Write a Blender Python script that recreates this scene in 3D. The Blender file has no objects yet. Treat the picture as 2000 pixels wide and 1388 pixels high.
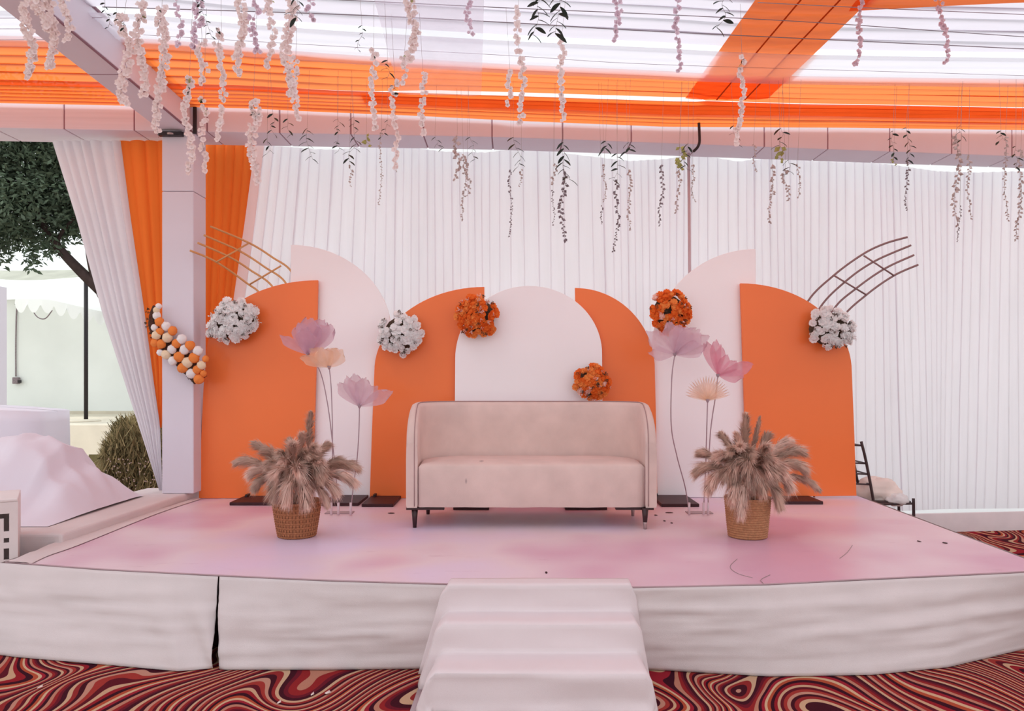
import bpy, math, random
from mathutils import Vector, Matrix, noise
PI = math.pi
rnd = random.Random(7)
F = 1450.0; CX = 1000.0; HY = 739.0; EYE = 1.55; DECK = 0.45
sc = bpy.context.scene
# ------------------------------------------------------------------ camera
cam_d = bpy.data.cameras.new('camera'); cam = bpy.data.objects.new('camera', cam_d)
sc.collection.objects.link(cam); sc.camera = cam
cam.location = (0, 0, EYE); cam.rotation_euler = (PI/2, 0, 0)
cam_d.sensor_width = 36; cam_d.lens = 36*F/2000; cam_d.shift_y = (HY-694)/2000
cam_d.clip_end = 300
# ------------------------------------------------------------------ world, sun, exposure
w = bpy.data.worlds.new('overcast_sky'); sc.world = w; w.use_nodes = True
nt = w.node_tree; bg = nt.nodes['Background']
tc = nt.nodes.new('ShaderNodeTexCoord'); sp = nt.nodes.new('ShaderNodeSeparateXYZ')
rp = nt.nodes.new('ShaderNodeValToRGB')
nt.links.new(tc.outputs['Generated'], sp.inputs[0]); nt.links.new(sp.outputs['Z'], rp.inputs[0])
rp.color_ramp.elements[0].position = 0.0; rp.color_ramp.elements[0].color = (0.93, 0.985, 1.0, 1)
rp.color_ramp.elements[1].position = 1.0; rp.color_ramp.elements[1].color = (0.90, 0.97, 1.0, 1)
nt.links.new(rp.outputs[0], bg.inputs['Color']); bg.inputs['Strength'].default_value = 1.12
sun_d = bpy.data.lights.new('hazy_sun', 'SUN'); sun = bpy.data.objects.new('hazy_sun', sun_d)
sc.collection.objects.link(sun); sun_d.energy = 1.5; sun_d.angle = math.radians(14); sun_d.color = (1, 0.97, 0.93)
sun.rotation_euler = (math.radians(30), math.radians(-26), 0)
sc.view_settings.view_transform = 'Standard'; sc.view_settings.look = 'None'
sc.view_settings.exposure = 0.25; sc.view_settings.gamma = 1; sc.view_settings.use_curve_mapping = False
try:
    sc.cycles.max_bounces = 10; sc.cycles.transparent_max_bounces = 16; sc.cycles.transmission_bounces = 6
    sc.cycles.diffuse_bounces = 5
except Exception: pass

# ------------------------------------------------------------------ helpers
def P(px, py, Y): return Vector(((px-CX)*Y/F, Y, EYE-(py-HY)*Y/F))
def G(px, py, z):
    Y = F*(EYE-z)/(py-HY); return Vector(((px-CX)*Y/F, Y, z))
def lerp(a, b, t): return a+(b-a)*t
def tab(t, x):
    if x <= t[0][0]: a, b = t[0], t[1]
    elif x >= t[-1][0]: a, b = t[-2], t[-1]
    else:
        for a, b in zip(t, t[1:]):
            if a[0] <= x <= b[0]: break
    return a[1]+(b[1]-a[1])*(x-a[0])/(b[0]-a[0])
def tabc(t, x): return tab(t, min(max(x, t[0][0]), t[-1][0]))
def nz(x, y=0.0, z=0.0): return noise.noise(Vector((x, y, z)))
def srgb(c):
    return tuple(((v/255)/12.92 if v/255 <= .04045 else ((v/255+.055)/1.055)**2.4) for v in c)
def spline(pts, n):
    out = []; m = len(pts)
    for i in range(m-1):
        p0 = pts[max(i-1, 0)]; p1 = pts[i]; p2 = pts[i+1]; p3 = pts[min(i+2, m-1)]
        for k in range(n):
            t = k/n
            out.append(0.5*((2*p1)+(p2-p0)*t+(2*p0-5*p1+4*p2-p3)*t*t+(3*p1-p0-3*p2+p3)*t**3))
    out.append(pts[-1]); return out

MATS = {}
def mat(name, col, rough=0.6, spec=0.3, metal=0, trans=0.0, transp=0.0, var=0.06, vscale=6.0, bump=0.0, bscale=200.0,
        stretch=(1, 1, 1), coat=0.0, sheen=0.0):
    if name in MATS: return MATS[name]
    m = bpy.data.materials.new(name); m.use_nodes = True; t = m.node_tree; N = t.nodes; L = t.links
    b = N['Principled BSDF']; out = N['Material Output']
    c = srgb(col)
    co = N.new('ShaderNodeTexCoord'); mp = N.new('ShaderNodeMapping'); L.new(co.outputs['Object'], mp.inputs[0])
    mp.inputs['Scale'].default_value = stretch
    no = N.new('ShaderNodeTexNoise'); no.inputs['Scale'].default_value = vscale; no.inputs['Detail'].default_value = 4
    L.new(mp.outputs[0], no.inputs['Vector'])
    r = N.new('ShaderNodeValToRGB'); L.new(no.outputs['Fac'], r.inputs[0])
    r.color_ramp.elements[0].position = .3; r.color_ramp.elements[1].position = .7
    r.color_ramp.elements[0].color = tuple(v*(1-var) for v in c)+(1,)
    r.color_ramp.elements[1].color = tuple(min(1, v*(1+var)) for v in c)+(1,)
    L.new(r.outputs[0], b.inputs['Base Color'])
    b.inputs['Roughness'].default_value = rough; b.inputs['Metallic'].default_value = metal
    b.inputs['Specular IOR Level'].default_value = spec
    if coat: b.inputs['Coat Weight'].default_value = coat; b.inputs['Coat Roughness'].default_value = .08
    if sheen: b.inputs['Sheen Weight'].default_value = sheen; b.inputs['Sheen Roughness'].default_value = .5
    if bump:
        n2 = N.new('ShaderNodeTexNoise'); n2.inputs['Scale'].default_value = bscale; n2.inputs['Detail'].default_value = 3
        L.new(mp.outputs[0], n2.inputs['Vector'])
        bp = N.new('ShaderNodeBump'); bp.inputs['Strength'].default_value = bump; bp.inputs['Distance'].default_value = .01
        L.new(n2.outputs['Fac'], bp.inputs['Height']); L.new(bp.outputs[0], b.inputs['Normal'])
    sh = b.outputs[0]
    if trans:
        tl = N.new('ShaderNodeBsdfTranslucent'); L.new(r.outputs[0], tl.inputs['Color'])
        mx = N.new('ShaderNodeMixShader'); mx.inputs[0].default_value = trans
        L.new(sh, mx.inputs[1]); L.new(tl.outputs[0], mx.inputs[2]); sh = mx.outputs[0]
    if transp:
        tr = N.new('ShaderNodeBsdfTransparent')
        mx = N.new('ShaderNodeMixShader'); mx.inputs[0].default_value = transp
        L.new(sh, mx.inputs[1]); L.new(tr.outputs[0], mx.inputs[2]); sh = mx.outputs[0]
    L.new(sh, out.inputs['Surface'])
    m.diffuse_color = c+(1,)
    MATS[name] = m; return m

WL = {}   # world location of every root
def tagp(o, label=None, cat=None, group=None, kind=None):
    if label: o['label'] = label
    if cat: o['category'] = cat
    if group: o['group'] = group
    if kind: o['kind'] = kind
    return o
def thing(name, label, cat, loc, group=None):
    o = bpy.data.objects.new(name, None); sc.collection.objects.link(o); o.location = loc
    o.empty_display_size = .1; WL[o] = Vector(loc); return tagp(o, label, cat, group)
def mesh(name, V, Fc, m, smooth=True):
    me = bpy.data.meshes.new(name); me.from_pydata([tuple(v) for v in V], [], Fc); me.materials.append(m)
    if smooth: me.polygons.foreach_set('use_smooth', [True]*len(me.polygons))
    me.update(); return me
def mk(name, V, Fc, m, parent=None, smooth=True, mods=None):
    off = WL[parent] if parent is not None else Vector((0, 0, 0))
    me = mesh(name, [Vector(v)-off for v in V], Fc, m, smooth)
    o = bpy.data.objects.new(name, me); sc.collection.objects.link(o)
    if parent is not None: o.parent = parent
    WL[o] = off
    return o
def inst(name, me, loc, rot, scale, parent):
    o = bpy.data.objects.new(name, me); sc.collection.objects.link(o)
    o.parent = parent; o.location = Vector(loc)-WL[parent]
    o.rotation_mode = 'QUATERNION'; o.rotation_quaternion = rot
    o.scale = (scale,)*3 if not hasattr(scale, '__len__') else scale
    WL[o] = Vector(loc); return o
def solid(o, th, off=0.0):
    md = o.modifiers.new('thickness', 'SOLIDIFY'); md.thickness = th; md.offset = off; return o
def bev(o, wd=.004, seg=2):
    md = o.modifiers.new('bevel', 'BEVEL'); md.width = wd; md.segments = seg; md.limit_method = 'ANGLE'; return o
class MB:
    def __init__(s): s.V = []; s.F = []
    def add(s, V, Fc):
        n = len(s.V); s.V += [Vector(v) for v in V]; s.F += [tuple(i+n for i in f) for f in Fc]; return s
    def box(s, a, b):
        x0, y0, z0 = a; x1, y1, z1 = b
        return s.add([(x0,y0,z0),(x1,y0,z0),(x1,y1,z0),(x0,y1,z0),(x0,y0,z1),(x1,y0,z1),(x1,y1,z1),(x0,y1,z1)],
            [(0,3,2,1),(4,5,6,7),(0,1,5,4),(1,2,6,5),(2,3,7,6),(3,0,4,7)])
    def tube(s, pts, r, n=8, cap=True):
        pts = [Vector(p) for p in pts]; rs = r if hasattr(r, '__len__') else [r]*len(pts)
        V = []; Fc = []; prev = None
        for i, p in enumerate(pts):
            d = (pts[min(i+1, len(pts)-1)]-pts[max(i-1, 0)])
            d = d.normalized() if d.length > 1e-9 else Vector((0, 0, 1))
            if prev is None: u = d.orthogonal().normalized()
            else:
                u = prev-d*prev.dot(d)
                u = u.normalized() if u.length > 1e-6 else d.orthogonal().normalized()
            prev = u; v = d.cross(u)
            for k in range(n):
                a = 2*PI*k/n; V.append(p+(u*math.cos(a)+v*math.sin(a))*rs[i])
        for i in range(len(pts)-1):
            for k in range(n):
                a = i*n+k; b = i*n+(k+1) % n; Fc.append((a, b, b+n, a+n))
        if cap: Fc.append(tuple(range(n))[::-1]); Fc.append(tuple((len(pts)-1)*n+k for k in range(n)))
        return s.add(V, Fc)
    def lathe(s, prof, c, n=24):
        V = []; Fc = []
        for r, z in prof:
            for k in range(n):
                a = 2*PI*k/n; V.append((c[0]+r*math.cos(a), c[1]+r*math.sin(a), c[2]+z))
        for i in range(len(prof)-1):
            for k in range(n):
                a = i*n+k; b = i*n+(k+1) % n; Fc.append((a, b, b+n, a+n))
        return s.add(V, Fc)
    def grid(s, rows):
        nr = len(rows); nc = len(rows[0]); V = [p for r in rows for p in r]
        return s.add(V, [(i*nc+j, i*nc+j+1, (i+1)*nc+j+1, (i+1)*nc+j) for i in range(nr-1) for j in range(nc-1)])
    def prism(s, poly, d):   # poly: list of Vector, extruded along d
        n = len(poly); d = Vector(d)
        return s.add(list(poly)+[p+d for p in poly], [tuple(range(n)), tuple(range(2*n-1, n-1, -1))] +
            [((i+1) % n, i, i+n, (i+1) % n+n) for i in range(n)])
    def obj(s, name, m, parent=None, smooth=True): return mk(name, s.V, s.F, m, parent, smooth)

# ------------------------------------------------------------------ materials
M_WHITE = mat('sheer_white_drape', (246, 243, 248), .85, .1, trans=.6, transp=.14, var=.03, vscale=2, stretch=(6, 6, .5))
M_SIDEW = mat('white_side_drape', (226, 220, 226), .85, .1, trans=.3, var=.03, vscale=2)
M_ORDR = mat('orange_drape', (238, 122, 52), .8, .1, trans=.3, var=.05, vscale=3, stretch=(4, 4, .4))
M_CW = mat('white_ceiling_fabric', (228, 222, 232), .9, .05, trans=.6, transp=.08, var=.03, vscale=3, stretch=(.4, 3, 1))
M_CWF = mat('thin_white_ceiling_fabric', (228, 222, 232), .9, .05, trans=.6, transp=.26, var=.03, vscale=3, stretch=(.4, 3, 1))
M_CO = mat('orange_ceiling_fabric', (250, 130, 62), .9, .05, trans=.75, transp=.03, var=.07, vscale=5, stretch=(.3, 5, 1))
M_FOLD_SHADE = mat('grey_fold_shade', (176, 166, 176), .9, .05)
M_CLAD = mat('lilac_white_cladding', (220, 214, 224), .75, .15, var=.03, vscale=1.5)
M_CLADR = mat('ribbed_cladding', (222, 214, 224), .75, .15, var=.05, vscale=3, stretch=(.2, 1, 14))
M_BLACK = mat('black_metal', (38, 30, 34), .45, .4)
M_PW = mat('white_laminate', (250, 244, 246), .42, .35, var=.015, vscale=1.2, coat=.1)
M_PO = mat('orange_laminate', (243, 122, 60), .4, .35, var=.03, vscale=1.2, coat=.12)
M_BASE = mat('dark_red_wood', (62, 30, 34), .5, .3, var=.2, vscale=20)
M_SKIRT = mat('cream_skirt_cloth', (220, 208, 207), .9, .1, var=.04, vscale=3, bump=.25, bscale=420)
M_STEP = mat('step_cloth', (226, 212, 213), .9, .1, var=.02, vscale=3, bump=.2, bscale=420)
M_HEAP = mat('dust_sheet', (226, 220, 230), .9, .1, var=.02, vscale=2)
M_SOFA = mat('beige_pink_upholstery', (223, 196, 188), .92, .1, var=.07, vscale=5, bump=.35, bscale=520, sheen=.15)
M_PIPE = mat('sofa_piping', (170, 138, 136), .9, .1)
M_LEG = mat('dark_brown_wood', (58, 32, 34), .35, .4, var=.15, vscale=30, stretch=(3, 3, .3))
M_CAP = mat('brushed_steel', (196, 180, 176), .3, .5, metal=.9)
M_GOLD = mat('gold_rod', (214, 160, 104), .4, .5, metal=.25)
M_BROWNROD = mat('brown_rod', (140, 108, 108), .45, .5, metal=.2)
M_FW = mat('white_petal', (253, 250, 250), .8, .1, trans=.25, var=.05, vscale=30)
M_FO = mat('orange_petal', (246, 116, 48), .75, .1, trans=.15, var=.18, vscale=40)
M_FO2 = mat('light_orange_petal', (250, 146, 76), .75, .1, trans=.15, var=.15, vscale=40)
M_FP = mat('pale_pink_bud', (238, 190, 176), .75, .1, var=.12, vscale=40)
M_FC = mat('cream_petal', (232, 210, 180), .8, .1, var=.08, vscale=40)
M_SPRIG = mat('dark_olive_sprig', (86, 74, 62), .8, .1, var=.25, vscale=40)
M_DKLEAF = mat('dark_leaf', (46, 60, 52), .55, .3, trans=.1, var=.25, vscale=40)
M_YLEAF = mat('yellow_green_leaf', (176, 176, 108), .6, .2, trans=.3, var=.2, vscale=40)
M_STEM = mat('thin_brown_stem', (160, 144, 140), .7, .2)
M_BLOS = mat('blush_blossom', (252, 238, 236), .75, .1, trans=.4, var=.07, vscale=40)
M_BLOSM = mat('mauve_blossom', (232, 214, 226), .75, .1, trans=.45, var=.1, vscale=40)
M_TRAIL = mat('pale_trailing_buds', (196, 176, 172), .8, .1, var=.25, vscale=60)
M_TRAILG = mat('grey_trailing_buds', (140, 126, 132), .8, .1, var=.3, vscale=60)
M_LAV = mat('lavender_gauze_petal', (222, 188, 206), .8, .1, trans=.5, transp=.3, var=.06, vscale=12)
M_LAV2 = mat('pale_lavender_gauze_petal', (226, 200, 214), .8, .1, trans=.5, transp=.36, var=.06, vscale=12)
M_CREAMP = mat('cream_gauze_petal', (246, 214, 186), .8, .1, trans=.5, transp=.38, var=.08, vscale=12)
M_PINKP = mat('pink_gauze_petal', (234, 170, 190), .8, .1, trans=.5, transp=.3, var=.08, vscale=12)
M_WIRE = mat('grey_wire_stem', (164, 138, 146), .5, .4)
M_PLATE = mat('white_painted_metal', (222, 200, 206), .45, .4)
M_PLATED = mat('grey_painted_metal', (170, 146, 150), .45, .4)
M_PAMP = mat('dusty_brown_plume', (214, 184, 168), .9, .05, trans=.2, var=.2, vscale=14)
M_PAMP2 = mat('pinkish_beige_plume', (234, 204, 190), .9, .05, trans=.2, var=.18, vscale=14)
M_WICK = mat('brown_wicker', (164, 106, 74), .75, .2, var=.2, vscale=60)
M_WICK2 = mat('honey_wicker', (176, 124, 90), .75, .2, var=.2, vscale=60)
M_WICKD = mat('dark_wicker_inside', (88, 52, 40), .8, .2)
M_PVC = mat('white_pvc_wall', (248, 248, 252), .4, .4, trans=.85, var=.03, vscale=1)
M_TENT = mat('outdoor_white_canvas', (248, 250, 250), .8, .1, trans=.4, var=.02, vscale=.5)
M_PLASTER = mat('white_plaster', (234, 238, 237), .9, .1, var=.05, vscale=.8)
M_GROUND = mat('dusty_pale_ground', (206, 196, 182), .95, .05, var=.12, vscale=1.3, bump=.4, bscale=20)
M_CONC = mat('pale_concrete', (214, 206, 190), .9, .1, var=.1, vscale=2)
M_BARK = mat('dark_bark', (62, 50, 48), .9, .1, var=.25, vscale=8)
M_CROWN = mat('dark_green_foliage', (78, 92, 74), .6, .25, trans=.15, var=.35, vscale=1.5)
M_SHRUB = mat('olive_brown_twigs', (172, 158, 116), .85, .1, trans=.1, var=.35, vscale=5)
M_SHRUBD = mat('dark_olive_twigs', (104, 96, 66), .85, .1, var=.35, vscale=5)
M_PLAST = mat('white_stool_plastic', (228, 216, 214), .5, .3, var=.02)
M_CHAIR = mat('dark_chair_metal', (66, 48, 50), .4, .4)
M_CUSH = mat('cream_crumpled_cloth', (238, 222, 214), .9, .1, var=.03)
M_TILE = mat('weathered_roof', (176, 176, 164), .9, .1, var=.15, vscale=2)
M_LITTER = mat('white_paper', (240, 220, 214), .8, .1)

# deck: pinkish vinyl with stains and scuffs
def deck_mat():
    m = mat('pink_stained_vinyl', (230, 205, 216), .38, .35, var=.03, vscale=1)
    t = m.node_tree; N = t.nodes; L = t.links; b = N['Principled BSDF']
    co = N.new('ShaderNodeTexCoord')
    n1 = N.new('ShaderNodeTexNoise'); n1.inputs['Scale'].default_value = .85; n1.inputs['Detail'].default_value = 2
    L.new(co.outputs['Object'], n1.inputs['Vector'])
    r1 = N.new('ShaderNodeValToRGB'); L.new(n1.outputs['Fac'], r1.inputs[0]); e = r1.color_ramp.elements
    e[0].position = .36; e[0].color = srgb((226, 206, 228))+(1,)
    e[1].position = .68; e[1].color = srgb((214, 168, 188))+(1,)
    x = e.new(.5); x.color = srgb((230, 208, 214))+(1,)
    mp = N.new('ShaderNodeMapping'); mp.inputs['Scale'].default_value = (1, 3, 1); L.new(co.outputs['Object'], mp.inputs[0])
    n2 = N.new('ShaderNodeTexNoise'); n2.inputs['Scale'].default_value = 3.5; n2.inputs['Detail'].default_value = 8; n2.inputs['Roughness'].default_value = .7
    L.new(mp.outputs[0], n2.inputs['Vector'])
    r2 = N.new('ShaderNodeValToRGB'); L.new(n2.outputs['Fac'], r2.inputs[0])
    r2.color_ramp.elements[0].position = .62; r2.color_ramp.elements[0].color = (1, 1, 1, 1)
    r2.color_ramp.elements[1].position = .78; r2.color_ramp.elements[1].color = (.78, .66, .72, 1)
    mx = N.new('ShaderNodeMix'); mx.data_type = 'RGBA'; mx.blend_type = 'MULTIPLY'; mx.inputs[0].default_value = .7
    L.new(r1.outputs[0], mx.inputs[6]); L.new(r2.outputs[0], mx.inputs[7]); L.new(mx.outputs[2], b.inputs['Base Color'])
    r3 = N.new('ShaderNodeMapRange'); r3.inputs[3].default_value = .3; r3.inputs[4].default_value = .5
    L.new(n2.outputs['Fac'], r3.inputs[0]); L.new(r3.outputs[0], b.inputs['Roughness'])
    return m
M_DECK = deck_mat()
def carpet_mat():
    m = mat('swirl_carpet', (120, 40, 40), .95, .05, var=.02)
    t = m.node_tree; N = t.nodes; L = t.links; b = N['Principled BSDF']
    co = N.new('ShaderNodeTexCoord')
    mp = N.new('ShaderNodeMapping'); mp.inputs['Scale'].default_value = (1, .8, 1); L.new(co.outputs['Object'], mp.inputs[0])
    n0 = N.new('ShaderNodeTexNoise'); n0.inputs['Scale'].default_value = 1.35; n0.inputs['Detail'].default_value = .3
    n0.inputs['Distortion'].default_value = .6
    L.new(mp.outputs[0], n0.inputs['Vector'])
    dt = N.new('ShaderNodeVectorMath'); dt.operation = 'DOT_PRODUCT'; dt.inputs[1].default_value = (.42, -.22, 0)
    L.new(mp.outputs[0], dt.inputs[0])
    ad = N.new('ShaderNodeMath'); ad.operation = 'ADD'; L.new(n0.outputs['Fac'], ad.inputs[0]); L.new(dt.outputs['Value'], ad.inputs[1])
    def ramp_from(mult, cols, interp='CONSTANT'):
        mu = N.new('ShaderNodeMath'); mu.operation = 'MULTIPLY'; mu.inputs[1].default_value = mult
        L.new(ad.outputs[0], mu.inputs[0])
        fr = N.new('ShaderNodeMath'); fr.operation = 'FRACT'; L.new(mu.outputs[0], fr.inputs[0])
        r = N.new('ShaderNodeValToRGB'); L.new(fr.outputs[0], r.inputs[0]); r.color_ramp.interpolation = interp
        e = r.color_ramp.elements
        for i, (p, c) in enumerate(cols):
            if i < 2: e[i].position = p; e[i].color = srgb(c)+(1,)
            else:
                q = e.new(p); q.color = srgb(c)+(1,)
        return r
    cols = [(0, (70, 24, 36)), (.99, (70, 24, 36)), (.06, (206, 168, 136)), (.12, (150, 48, 48)), (.18, (70, 22, 34)),
        (.24, (196, 142, 122)), (.30, (164, 58, 52)), (.36, (96, 26, 38)), (.42, (204, 164, 132)), (.47, (150, 34, 44)),
        (.53, (60, 20, 34)), (.59, (180, 82, 56)), (.65, (212, 176, 142)), (.70, (160, 40, 54)), (.76, (64, 22, 36)),
        (.82, (190, 130, 108)), (.88, (150, 42, 44)), (.94, (110, 30, 44))]
    r = ramp_from(4.6, cols)
    # pile
    n2 = N.new('ShaderNodeTexNoise'); n2.inputs['Scale'].default_value = 260; L.new(co.outputs['Object'], n2.inputs['Vector'])
    bp = N.new('ShaderNodeBump'); bp.inputs['Strength'].default_value = .6; bp.inputs['Distance'].default_value = .004
    L.new(n2.outputs['Fac'], bp.inputs['Height']); L.new(bp.outputs[0], b.inputs['Normal'])
    hs = N.new('ShaderNodeMix'); hs.data_type = 'RGBA'; hs.blend_type = 'MULTIPLY'; hs.inputs[0].default_value = .25
    L.new(r.outputs[0], hs.inputs[6]); L.new(n2.outputs['Color'], hs.inputs[7]); L.new(hs.outputs[2], b.inputs['Base Color'])
    return m
M_CARPET = carpet_mat()

# ------------------------------------------------------------------ setting
def quadgrid(x0, x1, y0, y1, z, nx=2, ny=2):
    return [[Vector((lerp(x0, x1, i/nx), lerp(y0, y1, j/ny), z)) for i in range(nx+1)] for j in range(ny+1)]
o = MB().grid(quadgrid(-7, 10, -6, 7.9, 0)).obj('floor', M_CARPET, smooth=False); o['kind'] = 'structure'
o = MB().grid(quadgrid(-40, 40, -30, 60, -.03)).obj('ground', M_GROUND, smooth=False); o['kind'] = 'structure'
YB = [(-9.5, 6.25), (-4.51, 6.535), (-2.3, 6.66), (0, 6.79), (1.44, 6.96), (5.09, 7.38), (9.5, 7.9)]
Z0 = [(-9.5, 4.0), (-4.51, 3.997), (-2.3, 3.998), (0, 3.929), (1.44, 3.93), (3.2, 3.99), (5.09, 4.04), (9.5, 4.05)]
def yb(x): return tab(YB, x)
def zc(x, y): return tab(Z0, x)+.1*(yb(x)-y)
def C(px, py):
    y = 6.
    for _ in range(40):
        x = (px-CX)*y/F; y = (tab(Z0, x)+.1*yb(x)-EYE)/((HY-py)/F+.1)
    return (px-CX)*y/F, y
# back wall of white pvc behind the drapes, and its skirting
xs = [-2.78+i*.5 for i in range(25)]
o = MB().grid([[Vector((x, yb(x)+.64, z)) for x in xs] for z in (0, 1.3, 2.6, 4.0)]).obj('wall_back', M_PVC); o['kind'] = 'structure'
q = [Vector((x, yb(x)+.19, 0)) for x in [2.4+i*.35 for i in range(20)]]
rows = [[p+Vector((0, dy, z)) for p in q] for dy, z in ((0, .002), (0, .186), (.004, .19), (.03, .19))]
o = MB().grid(rows).obj('baseboard_back', mat('white_skirting_cloth', (222, 214, 216), .8, .1, var=.04)); o['kind'] = 'structure'
o = MB().grid([[Vector((9.4, y, z)) for y in (-3, 1, 5, 8)] for z in (0, 2, 4)]).obj('wall_right_unseen', M_PVC); o['kind'] = 'structure'  # wall out of view, added to reduce the light on the right
# ---- ceiling: bands of draped fabric running parallel to the back beam
TOPB = [(0, 76), (297, 82), (490, 99), (700, 113), (1000, 130), (1300, 143), (1500, 152), (1700, 155), (2000, 158)]
yo_t = sorted([C(px, py) for px, py in TOPB]); yo_t = [(yo_t[0][0]-5, yo_t[0][1]-.15)]+yo_t+[(yo_t[-1][0]+4, yo_t[-1][1]+.25)]
def yo(x): return tab(yo_t, x)
GAPT = [(0, 150), (650, 171), (1000, 180), (1350, 190), (1560, 197), (2000, 205)]
yg_t = sorted([C(px, py) for px, py in GAPT]); yg_t = [(yg_t[0][0]-5, yg_t[0][1]-.2)]+yg_t+[(yg_t[-1][0]+4, yg_t[-1][1]+.3)]
def yg(x): return tab(yg_t, x)
ceil = bpy.data.objects.new('ceiling', None); sc.collection.objects.link(ceil); ceil['kind'] = 'structure'; WL[ceil] = Vector((0, 0, 0))
XS = [-8+i*.2 for i in range(86)]
def sheet(name, ya, ybn, dz, fold, m, rows, parent=ceil, xs=XS):
    g = []
    for j in range(rows+1):
        r = []
        for x in xs:
            y = lerp(ya(x), ybn(x), j/rows); r.append(Vector((x, y, zc(x, y)+dz+fold(x, y, ya(x)-y))))
        g.append(r)
    return MB().grid(g).obj(name, m, parent)
def ribs(lam, amp, sharp=1.0):
    return lambda x, y, v: -amp*(1-abs(math.sin(PI*(v/lam+.15*nz(x*.25, v*2)))))**sharp
def pleated(name, ya, yb_, dz, n, o_, fac, sag, m, xs=XS):
    """fabric laid in overlapping pleats: each lap is three layers thick"""
    rows = []
    for k in range(n):
        segs = [(k/n, 0, .0), ((k+.33)/n, 0, -sag*.8), ((k+.67)/n, 0, -sag*.9), ((k+1)/n, 1, -.004), ((k+1)/n, 0, .008)]
        for f, lap, z in segs:
            r = []
            for x in xs:
                A = ya(x); B = yb_(x); fk = fac(k, x); wob = .25*nz(x*.35, k*1.9)/n*(1 if 0 < k+f < n-.5 else 0)
                y = lerp(A, B, f+(wob if 0 < f < 1 else 0))-(o_*fk if lap else 0)
                r.append(Vector((x, y, zc(x, y)+dz+z*(.3+.7*fk)-(.010*fk if lap else 0))))
            rows.append(r)
    return MB().grid(rows).obj(name, m, ceil)
def fac_left(k, x):
    l = 1 if x < -1.9 else max(0, 1-(x+1.9)/1.2)
    q = .5+1.4*nz(k*2.3, x*.16); return max(0, min(1, max(l*.9, (q if (k % 3 == 1) else 0)*(.5 if x < 2.6 else 1))))
sl = lambda x: (-.012 if x < -1.2 or x > 2.55 else lerp(-.012, .006, min(1, (x+1.2)/.8)) if x < -.4 else .006+.012*max(0, min(1, x/1.6)) if x < 1.62 else -.012)
XF = [-8+i*.1 for i in range(172)]
pleated('orange_swag', lambda x: yb(x)-.02, lambda x: yg(x)+max(0, sl(x)), -.03, 6, .020, fac_left, .02, M_CO, XF)
pleated('orange_swag', lambda x: yg(x)-min(0, sl(x))*4, lambda x: yo(x)-.03, .0, 5, .018, lambda k, x: fac_left(k+7, x)*(.9 if x < -1.5 or x > 3.2 else .35), .014, M_CO, XF)
sheet('orange_lining', lambda x: lerp(yb(x), yg(x), .45), lambda x: yg(x)+.055, -.012, lambda x, y, v: .006*math.sin(x*3+v*9), mat('orange_lining_fabric', (232, 150, 96), .9, .05, trans=.7), 8, xs=[-1.3+i*.2 for i in range(48)])
def y1(x): return yo(x)-.42
sheet('white_swag', lambda x: yo(x)+.03, y1, -.03, ribs(.14, .012, 3), M_CWF, 40)
pleated('white_swag', lambda x: y1(x)+.03, lambda x: y1(x)-.56, .03, 4, .008, lambda k, x: .4+.6*abs(nz(k, x*.2)*2), .012, M_CW)
sheet('orange_swag', lambda x: 5.23-.022*x+.0*x, lambda x: 4.6-.022*x, -.03, ribs(.15, .02, 3), M_CO, 24,
      xs=[2.35+i*.2 for i in range(35)])
pleated('white_swag', lambda x: y1(x)-.53, lambda x: 3.0, .03, 16, .010, lambda k, x: .5, .012, M_CW)
sheet('white_swag', lambda x: 3.02, lambda x: -3.5, .02, ribs(.5, .02, 2), M_CW, 40)
# shade of doubled fabric folds, put in as grey cords under the swags
for pts, r, dk in (([(200, 3), (650, 17), (1000, 34), (1300, 52), (2000, 86), (2700, 120)], .0036, 1), ([(280, 58), (650, 80), (1000, 99), (1300, 117), (2000, 139), (2700, 165)], .0018, 0),
                   ([(650, -12), (1000, 5), (1300, 18), (1600, 34), (2000, 62), (2600, 100)], .003, 1), ([(1480, -6), (1700, 5), (2000, 18), (2600, 45)], .003, 0),
                   ([(-150, 26), (0, 25), (200, 24)], .0022, 0), ([(-150, 47), (0, 46), (190, 46)], .0022, 0), ([(-150, 69), (0, 68), (190, 67)], .0022, 0)):
    q = []
    for px, py in pts:
        x, y = C(px, py); q.append(Vector((x, y, zc(x, y)-.038)))
    MB().tube(spline(q, 8), r, 5).obj('seam', M_FOLD_SHADE if not dk else mat('dark_grey_fold_shade', (150, 142, 150), .9, .05), ceil)
# orange strip of cloth running from front to back across the ceiling
sL = [C(1475, 0), C(1338, 192)]; sR = [C(1700, 0), C(1500, 192)]
def strip(name, a0, a1, b0, b1, dz, m, ext=3.0, parent=ceil, n=40, nc=10):
    g = []
    for j in range(n+1):
        t = lerp(-ext, 1, j/n); r = []
        for k in range(nc+1):
            s = k/nc
            x = lerp(lerp(a0[0], a1[0], t), lerp(b0[0], b1[0], t), s); y = lerp(lerp(a0[1], a1[1], t), lerp(b0[1], b1[1], t), s)
            r.append(Vector((x, y, zc(x, y)+dz-.012*abs(math.sin(s*PI*3)))))
        g.append(r)
    return MB().grid(g).obj(name, m, parent)
strip('orange_cross_strip', sL[0], sL[1], sR[0], sR[1], .0, M_CO, ext=1.6)
for s in (.38, .72):
    a = [lerp(sL[0][i], sR[0][i], s) for i in (0, 1)]; b = [lerp(sL[1][i], sR[1][i], s) for i in (0, 1)]
    pts = []
    for j in range(12):
        t = lerp(-.6, 1, j/11); x = lerp(a[0], b[0], t); y = lerp(a[1], b[1], t); pts.append((x, y, zc(x, y)-.012))
    MB().tube(pts, .006, 5).obj('seam', mat('dark_orange_seam', (190, 70, 20), .9, .05), ceil)
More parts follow.
